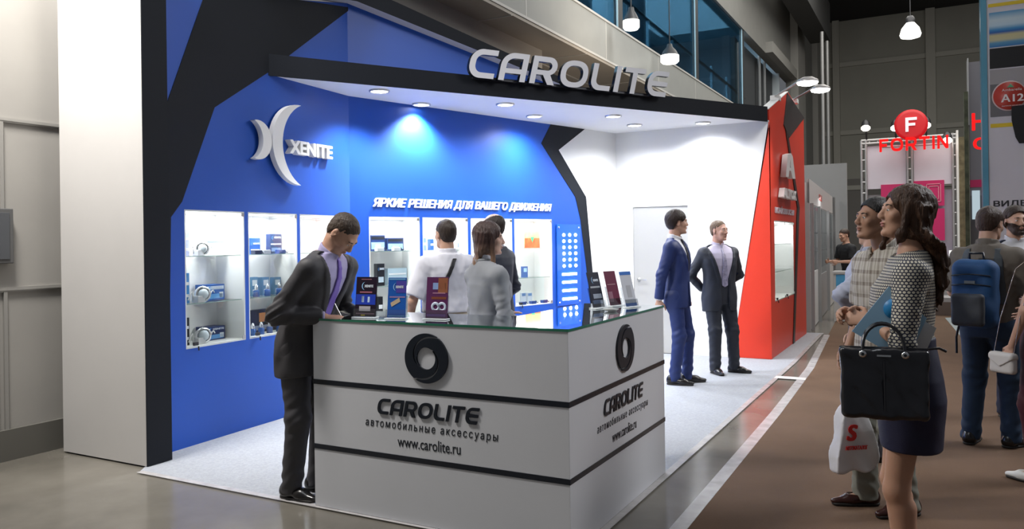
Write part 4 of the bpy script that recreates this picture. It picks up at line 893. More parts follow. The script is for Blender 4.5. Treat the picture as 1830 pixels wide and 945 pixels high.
p, x, n_, up, o, t = brochure((652, 568), .135, .225, .10, .12, D1, [(.02, .98, .30, .56, (.02, .05, .42)), (.30, .42, .36, .52, (.6, .75, .95)), (.60, .70, .36, .5, (.6, .75, .95)), (.2, .75, .14, .26, (.45, .42, .45)), (.05, .95, .06, .09, (.25, .15, .2)), (.3, .5, .02, .05, (.6, .45, .05)), (.2, .8, .60, .63, (.45, .15, .2)), (.25, .75, .93, .95, (.3, .12, .15))], 'stack of dark brochures with glowing blue lamps beside the writing man', 'clear holder of the dark brochures beside the writing man', 3)
D2 = (.015, .10, .42)
p, x, n_, up, o, t = brochure((708, 570), .110, .222, .20, .12, D2, [(.45, 1, .62, .92, (.08, .06, .35)), (.1, .95, .50, .53, (.35, .22, .4)), (.05, .95, .95, .98, (.2, .45, .7)), (.05, .95, .03, .05, (.2, .45, .7))], 'bright blue brochure showing a gold module, middle of the front three', 'clear holder of the bright blue brochure')
MB().obox(o-x*.03+up*.06+n_*.001, (x*.8+up*.45)*.065, n_*.0008, (up*.9-x*.3)*.024).build('module_print', mat('module_gold', (.55, .42, .28), .4), t)
D3 = (.10, .025, .09)
p, x, n_, up, o, t = brochure((779, 571), .130, .225, .10, .12, D3, [(.55, 1, .62, .98, (.28, .10, .05)), (.30, .92, .70, .86, (.25, .36, .62)), (.25, .95, .46, .52, (.20, .06, .03)), (.3, .9, .60, .62, (.5, .25, .35)), (.05, .95, .04, .10, (.16, .06, .25))], 'stack of purple brochures showing two white lamps, right of the front three', 'clear holder of the purple brochures', 4, False)
for a in (-.005, .035):
    MB().lathe(o+x*a+up*.062+n_*.001, n_, [(.013, .0), (.013, .001), (.027, .001), (.027, 0)], 20).build('lamp_print', mat('lamp_print', (.55, .62, .75), .4), t)
side_arts = {0: [(.1, .9, .55, .60, (.4, .42, .45)), (.2, .9, .25, .38, (.3, .34, .42)), (.1, .9, .10, .2, (.08, .16, .35))], 1: [(.1, .8, .60, .62, (.4, .2, .22)), (.05, .4, .1, .4, (.25, .1, .14))], 2: [(0, 1, .90, 1, (.02, .14, .5)), (0, 1, 0, .09, (.02, .14, .5)), (.35, .75, .25, .6, (.42, .42, .45))]}
for i, (px, base, lb, hl) in enumerate((((1071, 551), (.012, .014, .03), 'black brochure leaning in a holder on the aisle arm of the counter', 'clear holder of the black brochure'), ((1101, 547), (.14, .02, .05), 'dark red brochure between the black and white ones', 'clear holder of the dark red brochure'), ((1129, 549), (.60, .61, .66), 'white brochure with blue bands nearest the blue-suited man', 'clear holder of the white and blue brochure'))):
    brochure(px, .112, .222, math.radians(72), .25, base, side_arts[i], lb, hl, 1, i == 0)
p = onZ(1092, 556, HZ); t = thing('small_card_tray', tuple(p), 'small grey tray lying before the dark red brochure', 'tray')
MB().lathe(p+Vector((0, 0, .002)), (0, 0, 1), [(0, 0), (.03, 0), (.045, .012), (.047, .012), (.032, .002)], 18).build('tray', mat('tray_grey', (.35, .35, .34), .3), t)
# notepad + pen of the writing man
NP = onZ(612, 560, HZ)
t = thing('notepad', tuple(NP), 'open notepad under the hand of the writing man', 'notepad')
b = MB()
for k in range(10):
    a = k/9; b.obox(NP+Vector((-.07+.14*a, -.045, .001)), (.0157, 0, 0), (0, .10, 0), (0, 0, .004+.012*math.sin(PI*a)**2))
b.build('pages', mat('paper_cream', (.66, .64, .56), .7), t)
# ------------------------------------------------------------------ smooth bodies: distance fields meshed by surface nets
def V(*a): return np.array(a, float)
def nrm(v): v = np.array(v, float); return v/max(np.linalg.norm(v), 1e-9)
def smin(a, b, k):
    if k <= 0: return np.minimum(a, b)
    h = np.clip(.5+.5*(b-a)/k, 0, 1); return b+(a-b)*h-k*h*(1-h)
def smax(a, b, k): return -smin(-a, -b, k)
def cone(P, a, b, ra, rb, flat=None):
    """tapered capsule; flat=(dir, s): squashed along dir by factor s"""
    a = np.array(a, float); b = np.array(b, float); Q = P
    if flat is not None:
        d = nrm(flat[0]); s = flat[1]; Q = P+np.outer((P-a) @ d, d)*(1/s-1); b = b+d*((b-a) @ d)*(1/s-1)
    ba = b-a; L2 = max(ba @ ba, 1e-9); t = np.clip(((Q-a) @ ba)/L2, 0, 1)
    return np.linalg.norm(Q-a-t[:, None]*ba, axis=1)-(ra+(rb-ra)*t)
def ell(P, c, r, Rm=None):
    Q = P-np.array(c, float)
    if Rm is not None: Q = Q @ Rm
    r = np.array(r, float); k0 = np.linalg.norm(Q/r, axis=1); k1 = np.linalg.norm(Q/(r*r), axis=1)
    return k0*(k0-1)/np.maximum(k1, 1e-6)
def boxd(P, c, h, Rm=None, rnd=.0):
    Q = P-np.array(c, float)
    if Rm is not None: Q = Q @ Rm
    q = np.abs(Q)-(np.array(h, float)-rnd)
    return np.linalg.norm(np.maximum(q, 0), axis=1)+np.minimum(q.max(axis=1), 0)-rnd
def noise(P, f, seed=0):
    x, y, z = P[:, 0]*f+seed*1.7, P[:, 1]*f+seed*2.3, P[:, 2]*f+seed*.9
    return (np.sin(x+1.7*np.sin(y*.7+z*.5))*np.cos(z*1.1+1.3*np.sin(x*.8))+.5*np.sin(2.1*y+1.9*z+np.sin(x*1.7)))/1.5
def mesh_sdf(f, lo, hi, h):
    lo = np.array(lo, float); hi = np.array(hi, float); st = 4
    n = (np.ceil((hi-lo)/h).astype(int)//st+1)*st+1
    ax = [lo[i]+h*np.arange(n[i]) for i in range(3)]
    cx = [a[::st] for a in ax]
    G = np.stack(np.meshgrid(*cx, indexing='ij'), -1); cs = G.shape[:3]
    dc = f(G.reshape(-1, 3)).reshape(cs)
    # spread coarse values
    D = np.repeat(np.repeat(np.repeat(dc, st, 0), st, 1), st, 2)[:n[0], :n[1], :n[2]].astype(np.float32)
    act = np.abs(dc) < h*st*1.2
    A_ = np.zeros(cs, bool); 
    for dx in (-1, 0, 1):
        for dy in (-1, 0, 1):
            for dz in (-1, 0, 1): A_ |= np.roll(act, (dx, dy, dz), (0, 1, 2))
    M_ = np.repeat(np.repeat(np.repeat(A_, st, 0), st, 1), st, 2)[:n[0], :n[1], :n[2]]
    idx = np.argwhere(M_); Pn = lo+idx*h
    D[M_] = np.concatenate([f(Pn[i:i+400000]) for i in range(0, len(Pn), 400000)]) if len(Pn) else []
    # surface nets
    S = D < 0
    c8 = [S[a:n[0]-1+a, b:n[1]-1+b, c:n[2]-1+c] for a in (0, 1) for b in (0, 1) for c in (0, 1)]
    cnt = sum(c.astype(np.int8) for c in c8); cell = (cnt > 0) & (cnt < 8)
    cid = -np.ones(cell.shape, np.int64); ci = np.argwhere(cell); cid[cell] = np.arange(len(ci))
    acc = np.zeros((len(ci), 3)); w_ = np.zeros(len(ci))
    off = [(a, b, c) for a in (0, 1) for b in (0, 1) for c in (0, 1)]
    for i, o1 in enumerate(off):
        for o2 in off[i+1:]:
            if sum(abs(p-q) for p, q in zip(o1, o2)) != 1: continue
            d1 = D[ci[:, 0]+o1[0], ci[:, 1]+o1[1], ci[:, 2]+o1[2]]; d2 = D[ci[:, 0]+o2[0], ci[:, 1]+o2[1], ci[:, 2]+o2[2]]
            mk = (d1 < 0) != (d2 < 0); t = np.where(mk, d1/np.where(mk, d1-d2, 1), 0)
            p = np.array(o1)+t[:, None]*(np.array(o2)-np.array(o1)); acc[mk] += p[mk]; w_[mk] += 1
    vs = lo+(ci+acc/w_[:, None])*h
    F = []
    for a in range(3):
        s0 = [slice(None)]*3; s1 = [slice(None)]*3; s0[a] = slice(0, -1); s1[a] = slice(1, None)
        x = S[tuple(s0)] != S[tuple(s1)]; e = np.argwhere(x); b_, c_ = (a+1) % 3, (a+2) % 3
        ok = (e[:, b_] > 0) & (e[:, c_] > 0) & (e[:, b_] < n[b_]-1) & (e[:, c_] < n[c_]-1); e = e[ok]
        if not len(e): continue
        sg = S[tuple(s0)][e[:, 0], e[:, 1], e[:, 2]]
        q = []
        for db, dc_ in ((0, 0), (-1, 0), (-1, -1), (0, -1)):
            t = e.copy(); t[:, b_] += db; t[:, c_] += dc_; q.append(cid[t[:, 0], t[:, 1], t[:, 2]])
        q = np.stack(q, 1); q[~sg] = q[~sg][:, ::-1]; F.append(q)
    F = np.concatenate(F); F = F[(F >= 0).all(1)]
    return vs, F
def sdf_obj(name, f, lo, hi, h, m_, parent, relax=1):
    vs, F = mesh_sdf(f, lo, hi, h)
    me = bpy.data.meshes.new(name); me.vertices.add(len(vs)); me.loops.add(F.size); me.polygons.add(len(F))
    if relax:
        E = np.concatenate([F[:, [0, 1]], F[:, [1, 2]], F[:, [2, 3]], F[:, [3, 0]]])
        for _ in range(relax):
            s = np.zeros_like(vs); c = np.zeros(len(vs)); np.add.at(s, E[:, 0], vs[E[:, 1]]); np.add.at(c, E[:, 0], 1); np.add.at(s, E[:, 1], vs[E[:, 0]]); np.add.at(c, E[:, 1], 1)
            vs = vs*.5+.5*s/np.maximum(c, 1)[:, None]
    me.vertices.foreach_set('co', vs.astype(np.float32).ravel()); me.loops.foreach_set('vertex_index', F.astype(np.int32).ravel())
    me.polygons.foreach_set('loop_start', np.arange(0, F.size, 4, dtype=np.int32)); me.polygons.foreach_set('loop_total', np.full(len(F), 4, np.int32))
    me.update(); me.validate(); me.polygons.foreach_set('use_smooth', np.ones(len(me.polygons), bool)); me.materials.append(m_)
    o = bpy.data.objects.new(name, me); COL.objects.link(o); o.parent = parent; return o
def Rz(a): c, s = math.cos(a), math.sin(a); return np.array([[c, -s, 0], [s, c, 0], [0, 0, 1]])
def Rx(a): c, s = math.cos(a), math.sin(a); return np.array([[1, 0, 0], [0, c, -s], [0, s, c]])
def Ry(a): c, s = math.cos(a), math.sin(a); return np.array([[c, 0, s], [0, 1, 0], [-s, 0, c]])
def ik(a, b, l1, l2, pole):
    a, b = np.array(a, float), np.array(b, float); d = b-a; L = np.linalg.norm(d); L = min(L, (l1+l2)*.999); u = nrm(d)
    x = (l1*l1-l2*l2+L*L)/(2*L); hgt = math.sqrt(max(l1*l1-x*x, 0)); p = np.array(pole, float); p = nrm(p-u*(p @ u))
    return a+u*x+p*hgt, a+u*L
def fabric_mat(name, col, rough=.85, **k): return mat(name, col, rough, bump=k.pop('bump', .12), bscale=k.pop('bscale', 300), sheen=.0, var=.06, vscale=9, **k)
BASE = dict(H=1.75, fem=False, lean=(0, 0), armL=None, armR=None, stance=.10, feet=None, headyaw=0, headpitch=0, headroll=0, curlL=.5, curlR=.5,
            hair='short', haircol=(.02, .014, .01), skin=(.50, .29, .21), top='suit', res=.008, girth=1.0, shoulder=1.0, twist=0)
def person(label, at, rz, **kw):
    """local frame: faces -Y, +X is the figure's left. All lengths for a 1.75 m figure, scaled by H."""
    S = dict(BASE); S.update(kw); sc = S['H']/1.75; fem = S['fem']; g = S['girth']; h = S['res']/sc
    root = bpy.data.objects.new('person', None); COL.objects.link(root); root.location = at; root.rotation_euler = (0, 0, rz); root.scale = (sc,)*3
    tag(root, label, 'person')
    lx, ly = S['lean']                       # displacement of the neck base
    shw = (.158 if fem else .185)*S['shoulder']
    def sp(z):                               # spine offset
        t = np.clip((z-.95)/.5, 0, 1.25); return lx*t**1.3, ly*t**1.3
    nb = V(lx, ly+.015, 1.475); hip = .085 if fem else .09
    # torso profile: z, half width, half depth, forward offset
    if fem: prof = [(.74, .155, .105, .01), (.86, .17, .118, .012), (.95, .165, .112, .01), (1.06, .128, .092, 0), (1.14, .122, .088, -.004), (1.24, .140, .108, -.018), (1.32, .150, .105, -.012), (1.38, .142, .082, .003), (1.43, .10, .062, .010), (1.48, .06, .05, .015)]
    else: prof = [(.74, .150, .105, .0), (.86, .165, .115, .0), (.95, .162, .115, 0), (1.06, .158, .112, -.004), (1.14, .162, .112, -.008), (1.24, .176, .118, -.010), (1.32, .184, .116, -.004), (1.38, .172, .100, .004), (1.43, .125, .075, .012), (1.48, .075, .058, .018)]
    pz = np.array([p[0] for p in prof]); pw = np.array([p[1] for p in prof])*g; pd = np.array([p[2] for p in prof])*g; po = np.array([p[3] for p in prof])
    def torso(P, grow, z0, z1, flare=0):
        z = P[:, 2]; ox, oy = sp(z); w_ = np.interp(z, pz, pw)+grow; d_ = np.interp(z, pz, pd)+grow
        if flare: fl = np.clip((1.02-z)/.25, 0, 1)*flare; w_ = w_+fl; d_ = d_+fl
        x = P[:, 0]-ox; y = P[:, 1]-oy-np.interp(z, pz, po)
        q = (np.abs(x/w_)**2.3+np.abs(y/d_)**2.3)**(1/2.3); d = (q-1)*np.minimum(w_, d_)*.92
        return np.maximum(d, np.maximum(z0-z, z-z1))
    shL, shR = V(shw+lx, ly+.01, 1.385), V(-shw+lx, ly+.01, 1.385)
    def shoulders(P, gr):
        d = None
        for sh in (shL, shR):
            e_ = cone(P, nb+V(np.sign(sh[0]-lx)*.045, .008, -.055), sh+V(0, 0, -.004), .042+gr, .050+gr, ((0, 1, 0), 1.15)); d = e_ if d is None else smin(d, e_, .02)
        return d
    # arms: elbow, wrist in local space
    def arm(side, spec):
        sh = shL if side > 0 else shR
        if spec is None: spec = dict(e=(sh[0]+side*.055-lx*.2, sh[1]+.03, 1.13), w=(sh[0]+side*.06-lx*.3, sh[1]-.03, .88))
        wr = np.array(spec['w'], float)
        if 'e' in spec: el = np.array(spec['e'], float)
        else: el, wr = ik(sh, wr, .295, .26, spec.get('pole', (side*.5, .6, -1)))
        hd = nrm(spec['h']) if 'h' in spec else nrm(wr-el); pn = nrm(spec['n']) if 'n' in spec else nrm(V(-side, 0, 0))
        pn = nrm(pn-hd*(pn @ hd)); return sh, el, wr, hd, pn
    AL, AR = arm(1, S['armL']), arm(-1, S['armR'])
    feet = S['feet'] or [dict(p=(S['stance'], .0), a=.18), dict(p=(-S['stance'], .0), a=-.18)]
    legs = []
    for sd, ft in zip((1, -1), feet):
        hp = V(sd*hip, 0, .90); an = V(ft['p'][0], ft['p'][1]+.0, .085+ft.get('z', 0)); kn, an = ik(hp, an, .412, .410, ft.get('pole', (sd*.15, -1, 0))); legs.append((sd, hp, kn, an, ft))
    # head frame
    Rh = Rz(S['headyaw']) @ Rx(S['headpitch']) @ Ry(S['headroll'])
    hc = nb+V(0, -.012-S.get('headfwd', 0), .055)+Rh @ V(0, -.012, .105)
    def hp_(x, y, z): return hc+Rh @ V(x, y, z)
    def tohead(P): return (P-hc) @ Rh
    fs = .94 if fem else 1.0
    def head(P):
        Q = tohead(P)/fs
        d = ell(Q, (0, .018, .036), (.074, .095, .083))
        d = smin(d, ell(Q, (0, -.034, -.030), (.057, .060, .080)), .035)
        d = smin(d, cone(Q, (-.020, -.050, -.088), (.020, -.050, -.088), .023, .023), .03)
        d = smin(d, ell(Q, (0, -.082, -.099), (.020, .016, .015)), .016)
        for s in (1, -1):
            d = smin(d, cone(Q, (s*.046, .005, -.050), (s*.024, -.055, -.090), .017, .015), .022)
            d = smin(d, ell(Q, (s*.040, -.066, -.020), (.020, .018, .020)), .018)      # cheek bone
            d = smax(d, -ell(Q, (s*.031, -.104, .008), (.018, .018, .012)), .012)      # socket
            d = smin(d, ell(Q, (s*.031, -.0790, .0105), (.0150, .0125, .0085)), .004); d = smin(d, ell(Q, (s*.031, -.0775, -.003), (.0145, .0120, .0060)), .004)   # lids
            e_ = ell((Q-V(s*.074, .012, -.006)) @ Rz(s*.35), (0, 0, 0), (.010, .021, .032)); e_ = smax(e_, -ell(Q, (s*.088, .006, -.002), (.010, .012, .020)), .006)
            d = smin(d, e_, .008)
            d = smin(d, ell(Q, (s*.011, -.101, -.030), (.009, .009, .008)), .006)
        d = smin(d, cone(Q, (-.034, -.0795, .027), (.034, -.0795, .027), .0105, .0105), .014)
        d = smin(d, cone(Q, (0, -.088, .018), (0, -.109, -.023), .0075, .0115), .012)
        d = smin(d, ell(Q, (0, -.094, -.054), (.021, .009, .0055)), .006)
        d = smin(d, ell(Q, (0, -.091, -.066), (.017, .009, .006)), .006)
        d = smax(d, -ell(Q, (0, -.106, -.0602), (.021, .012, .0014)), .003)
        return d*fs
    def neckd(P, gr=0): 
        r = (.047 if fem else .058)+gr
        return cone(P, nb+V(0, .012, -.05), hp_(0, .022, -.045), r*1.08, r*.95)
    def hand(P, A_, side, curl):
        sh, el, wr, hd, pn = A_; s = .92 if fem else 1
        sdv = np.cross(hd, pn)                       # across the palm
        # thumb side: choose so that thumb points forward/inward
        ts = S.get('thumb'+('L' if side > 0 else 'R'), None)
        th = nrm(ts)-hd*(nrm(ts) @ hd) if ts is not None else V(0, -1, 0)-hd*(V(0, -1, 0) @ hd)
        th = nrm(th-pn*(th @ pn)) if np.linalg.norm(th-pn*(th @ pn)) > .1 else nrm(sdv)
        d = cone(P, wr+hd*.02, wr+hd*.075*s, .030*s, .038*s, (pn, .42))
        for k in range(4):
            o = (.030-.0195*k)*s; L = (.078, .088, .082, .064)[k]*s; r = (.0088, .009, .0088, .0078)[k]*s
            b0 = wr+hd*(.085-.004*abs(k-1))*s+th*o; c0 = curl*(1+.12*k); a = b0; dr = hd
            d = smin(d, cone(P, wr+hd*.04*s+th*o*.7, b0, r*1.1, r*1.05), .008)
            for j, fl in enumerate((.46, .30, .24)):
                c1 = c0*(.7, 1.0, .7)[j]; dr = nrm(dr*math.cos(c1)+pn*math.sin(c1)) if j == 0 else nrm(dr*math.cos(c1)+nrm(np.cross(np.cross(dr, pn), dr) if abs(dr @ pn) < .98 else -hd)*math.sin(c1))
                b = a+dr*L*fl; d = smin(d, cone(P, a, b, r*(1-.08*j), r*(.94-.08*j)), .0025); a = b
        a = wr+hd*.022*s+th*.026*s+pn*.006; b = a+nrm(hd*.65+th*.7+pn*.35)*.042*s; c = b+nrm(hd*.85+th*.25+pn*(.3+curl*.4))*.034*s; e = c+nrm(hd*.9+pn*(.3+curl*.5))*.026*s
        d = smin(d, cone(P, a, b, .0135*s, .0115*s), .010); d = smin(d, cone(P, b, c, .0105*s, .0098*s), .003); d = smin(d, cone(P, c, e, .0096*s, .0082*s), .003)
        return d
    m_a = .88 if fem else 1
    legr = .9 if fem else 1
    def armd(P, A_, gr=0, cut=None):
        sh, el, wr = A_[:3]
        d = smin(cone(P, sh, el, .052*m_a+gr, .041*m_a+gr), cone(P, el, wr, .041*m_a+gr, .027*m_a+gr*.9), .02)
        return d
    def legd(P, L, gr=0):
        sd, hp, kn, an, ft = L
        d = smin(cone(P, hp, kn, .082*legr+gr, .054*legr+gr), cone(P, kn, an, .051*legr+gr, .036*legr+gr), .03)
        calf = kn+(an-kn)*.28+V(0, .016, 0); return smin(d, cone(P, calf-V(0, 0, -.04), calf-V(0, 0, .09), .050*legr+gr, .042*legr+gr), .03)
    bare = S.get('bare_legs', False)
    handsvis = S.get('hands', (True, True))
    def footd(P, L):
        sd, hp, kn, an, ft = L; R = Rz(ft['a']); Q = (P-V(an[0], an[1], 0)) @ R
        z0 = ft.get('z', 0)
        return smin(cone(Q, (0, .02, .045+z0), (0, -.13, .025+z0), .036, .026), cone(Q, (0, 0, .09+z0), (0, .01, .04+z0), .036, .036), .02)
    def body(P):
        d = smin(head(P), neckd(P), .018)
        t = torso(P, -.018, .84, 1.47); t = smin(t, shoulders(P, -.012), .05)
        d = smin(d, t, .035)
        for A_, sd, cu, hv in ((AL, 1, S['curlL'], handsvis[0]), (AR, -1, S['curlR'], handsvis[1])):
            d = smin(d, armd(P, A_, -.004), .025); d = smin(d, hand(P, A_, sd, cu), .010)
        for L in legs:
            d = smin(d, legd(P, L, 0 if bare else -.012), .03); d = smin(d, footd(P, L), .02)
        return d
    sk = mat('skin_%d_%d' % (S['skin'][0]*100, S['skin'][2]*100), S['skin'], .52, sss=.12, bump=.04, bscale=120, var=.04, vscale=12)
    allp = [AL[1], AL[2]+AL[3]*.2, AR[1], AR[2]+AR[3]*.2, shL, shR, hc, V(0, 0, 0)]+[l[2] for l in legs]+[l[3] for l in legs]
    lo = np.min(allp, 0)-.17; hi = np.max(allp, 0)+.17; lo[2] = -.01; lo[1] -= .06
    sdf_obj('body', body, lo, hi, min(h, .0062), sk, root, 1)
    # ---- head details
    hl = []
    eyew = mat('eye_white', (.62, .60, .58), .25); iris = mat('iris_dark', (.03, .02, .015), .15)
    if S.get('face', True):
        for s in (1, -1):
            e = MB(); c = hp_(s*.031*fs, -.0800*fs, .0045*fs); 
            e.ball(tuple(c), .0108*fs, 14); eo = e.build('eye', eyew, root)
            e = MB(); c2 = hp_(s*.031*fs, -.0872*fs, .0030*fs); e.ball(tuple(c2), (.0050, .0050, .0048), 10); e.build('iris', iris, eo)
            eo.parent = root
            pts = [hp_(s*(.014+.034*i/6)*fs, (-.0925+.0035*(i/6)**2*4)*fs, (.0245+.0035*math.sin(PI*i/6)-.001*i/6)*fs) for i in range(7)]
            MB().tube(pts, [.002, .0032, .0036, .0036, .0032, .0026, .0015], 6).build('eyebrow', mat('brow_%d' % (S['haircol'][0]*1000), tuple(c*.9 for c in S['haircol']), .8), root)
        lipc = (.42, .13, .12) if fem else tuple(a*b for a, b in zip(S['skin'], (.78, .58, .6)))
        def lips(P):
            Q = tohead(P)/fs; d = smin(ell(Q, (0, -.0955, -.0545), (.0195, .0085, .0045)), ell(Q, (0, -.0925, -.0655), (.016, .0085, .005)), .003)
            return smax(d, -ell(Q, (0, -.108, -.0602), (.02, .012, .001)), .002)*fs
        sdf_obj('lips', lips, hc-.14, hc+.14, .0035, mat('lips_%d' % (lipc[0]*100), lipc, .4), root, 0)
    # ---- hair
    hm = mat('hair_%d_%d' % (S['haircol'][0]*1000, S['haircol'][2]*1000), S['haircol'], .42, bump=.6, bscale=55, var=.30, vscale=30, stretch=(3.5, 3.5, .35), spec=.35)
    kind = S['hair']
    def hairline(Q, top=.058, side=-.012, back=-.062):
        # positive outside the haired region
        front = .070-.0*Q[:, 2]
        zline = np.where(Q[:, 1] < -.02, top+.012-9*Q[:, 0]**2+.003*noise(Q, 130, 2), np.where(Q[:, 1] < .035, side+(top-side)*np.clip((-Q[:, 1]-.0)/.02+.0, 0, 1), back+(side-back)*np.clip((.055-Q[:, 1])/.02, 0, 1)))
        return zline-Q[:, 2]
    def short(P, t=.008, top=.064, recede=0):
        Q = tohead(P)/fs; d = smin(ell(Q, (0, .018, .036), (.074+t, .095+t, .083+t*1.3)), ell(Q, (0, .03, -.02), (.066+t*.6, .068+t*.6, .06)), .03)
        d = d+.0022*noise(Q*V(1, 1, .35), 260, 3)
        c = hairline(Q, top, -.012, -.072); 
        ear = ell(Q, (.078, .004, -.010), (.02, .024, .034)); ear2 = ell(Q, (-.078, .004, -.010), (.02, .024, .034))
        d = smax(d, c, .008); d = smax(d, -(ear-.002), .004); d = smax(d, -(ear2-.002), .004)
        if recede: d = smax(d, -(ell(Q, (0, -.050, .115), (.060, .125, .078))), .01)
        return d*fs
    if kind == 'short': sdf_obj('hair', lambda P: short(P, S.get('hairt', .008)), hc-.16, hc+.16, .0045, hm, root, 1)
    elif kind == 'mop': sdf_obj('hair', lambda P: smax(short(P, .017, .046), -ell(tohead(P), (0, -.115, -.01), (.06, .05, .062)), .01), hc-.17, hc+.17, .0045, hm, root, 1)
    elif kind == 'bald': sdf_obj('hair', lambda P: short(P, .005, .062, 1), hc-.16, hc+.16, .0045, hm, root, 1)
    elif kind == 'long':
        LEN = S.get('hairlen', .30); wv = S.get('wave', .006); spread = S.get('spread', 1.0); sgn = S.get('fall', 1)
        def longh(P):
            Q = tohead(P)/fs; t = .014
            d = smin(ell(Q, (0, .020, .036), (.074+t, .095+t, .083+t)), ell(Q, (0, .030, -.04), (.078+t*.6, .075+t*.5, .09)), .03)
            zz = np.clip((.0-Q[:, 2])/LEN, 0, 1.0)
            # back fall: flattened column behind the neck
            wx = .082*spread*(1+.18*np.sin(zz*3)-.35*zz**3); dy = .052*(1-.35*zz)
            bo = np.clip((-.06-Q[:, 2])/.13, 0, 1); yc = .045+S.get('backoff', .03)*bo*bo*(3-2*bo)
            q = np.sqrt((Q[:, 0]/wx)**2+((Q[:, 1]-yc)/dy)**2); fall = (q-1)*dy*.8; fall = np.maximum(fall, np.maximum(-LEN-Q[:, 2]+.02*noise(P, 30, 2), Q[:, 2]-.03))
            d = smin(d, fall, .03)
            # side locks beside the face
            for s in (1, -1):
                L_ = S.get('lock', .22)
                d = smin(d, cone(Q, (s*.074, -.018, .03), (s*.088, -.040, -L_*.6), .017, .020, ((1, 0, 0), .7)), .02)
                d = smin(d, cone(Q, (s*.088, -.040, -L_*.6), (s*.080, -.058-S.get('lockf', 0), -L_), .020, S.get('lockr', .008), ((1, 0, 0), .7)), .02)
            face = ell(Q, (0, -.114, -.020), (.057, .074, .102)); d = smax(d, -face, .010)
            d = d+.0035*noise(P*V(1, 1, .18), 170, 4)+wv*noise(P*V(.6, .6, 1), 38, 6)*np.clip(zz*3, 0, 1)+.0022*noise(P*V(1, 1, .1), 420, 1)
            part = np.abs(Q[:, 0]-.012)-.0015; d = smax(d, -np.maximum(part, np.maximum(.108-Q[:, 2], Q[:, 1]-.05)), .004)
            return d*fs
        sdf_obj('hair', longh, hc-V(.2, .2, .2+LEN), hc+V(.2, .25, .17), .0055, S.get('hairmat', hm), root, 1)
    if S.get('beard'):
        def beard(P):
            Q = tohead(P)/fs; d = head(P)/fs-.003+.001*noise(P, 300, 2); keep = np.maximum(Q[:, 2]+.045-np.abs(Q[:, 0])*.5, .01+Q[:, 1]-.02); keep = smax(keep, -ell(Q, (0, -.10, -.058), (.02, .03, .010)), .004)
            keep = np.maximum(keep, -(Q[:, 2]+.13)); return smax(d, keep, .004)*fs
        sdf_obj('beard', beard, hc-.16, hc+.16, .0045, hm, root, 1)
    # ---- clothes
    top = S['top']; hres = h
    fold = S.get('fold', .0035)
    def sleeves(P, gr, endL=None, endR=None, cuff=.0):
        d = None
        for A_, en in ((AL, endL), (AR, endR)):
            sh, el, wr = A_[:3]
            f_ = .9 if en is None else en       # fraction of the lower arm (1 = wrist); <0: fraction of upper arm
            tipw = el+(wr-el)*f_ if f_ > 0 else None
            bend = 1-abs(nrm(el-sh) @ nrm(wr-el))
            fl = fold*(1+bend)*noise(P*V(1, 1, 1.6), 42, 5)*np.exp(-(np.linalg.norm(P-el, axis=1)/.13)**2)*1.8
            if f_ > 0:
                pl = (P-tipw) @ nrm(wr-el)
                e_ = smin(cone(P, sh, el, .058*m_a+gr, .047*m_a+gr), smax(cone(P, el, tipw+(wr-el)*.05, .047*m_a+gr, .034*m_a+gr+cuff), pl, .004), .03 if f_ > .5 else .012)+fl
            else:
                tw = sh+(el-sh)*(-f_); e_ = cone(P, sh, tw, .060*m_a+gr, .054*m_a+gr+.010); e_ = smax(e_, (P-tw) @ nrm(el-sh), .004)
            d = e_ if d is None else np.minimum(d, e_)
        return d
    def frontY(P): return P[:, 1]-sp(P[:, 2])[1]
    bl_, tr_ = S.get('topmat'), S.get('botmat')
    lob, hib = lo-.03, hi+.03
    def collar(P, r, z0, z1, open_=.03, gr=.008):
        ax = nrm(hp_(0, .02, -.05)-(nb+V(0, .012, -.05)))
        d = np.abs(cone(P, nb+V(0, .010, -.06), nb+V(0, .010, -.06)+ax*.2, r*1.10, r*.98))-.0062
        zz = (P-nb) @ ax; d = smax(d, np.maximum(z0-zz, zz-z1+.35*np.clip(-(P[:, 1]-nb[1]), 0, .1)), .003)
        return smax(d, -(np.maximum(np.abs(P[:, 0]-nb[0])-open_*np.clip((zz-z0)/(z1-z0), 0, 1), P[:, 1]-nb[1])), .003)
    nr = .047 if fem else .058
    if top == 'suit':
        jm = bl_; vz = S.get('vz', 1.12); hem = S.get('hem', .74)
        def vw(z): # half width of the V opening, front
            return np.maximum(np.where(z > vz, .012+(z-vz)*.30, np.clip((vz-.09-z), 0, 1)*S.get('cutaway', .25)), S.get('open', 0))
        def jacket(P):
            d = torso(P, .016, hem-.05, 1.475, .020); d = smin(d, shoulders(P, .012), .05)
            s_ = sleeves(P, .006, .95, .95, .006); d = smin(d, s_, .018)
            d = d+fold*noise(P*V(1, 1, .6), 26, 1)*.8
            x = P[:, 0]-sp(P[:, 2])[0]; z = P[:, 2]; y = frontY(P)
            # lapels
            band = np.abs(np.abs(x)-(vw(z)+.024))-.022*np.clip((1.46-z)/.12, .35, 1)*np.clip((z-vz+.02)/.10, 0, 1)
            d = d-np.where((y < -.03) & (z > vz), np.clip(-band/.004, 0, 1)*.006, 0)
            cut = np.maximum(np.abs(x)-vw(z), y+.0); d = smax(d, -cut, .004)
            d = smax(d, -cone(P, nb+V(0, .004, .005), nb+V(0, .004, .2), nr+.014, nr+.012), .006); d = smax(d, hem+.012*np.clip(-y*8, 0, 1)-P[:, 2], .006)
            # lower front edge and rear vent
            vent = np.maximum(np.abs(x)-.003, np.maximum(z-(hem+.2), -y)); d = smax(d, -vent, .003)
            inner = torso(P, .004, hem-.1, vz-.02, .016); d = smax(d, -np.maximum(inner, -(.0+(vz-.05)-P[:, 2])*-1), .004) if False else d
            return d
        sdf_obj('jacket', jacket, lob, hib, hres, jm, root, 1)
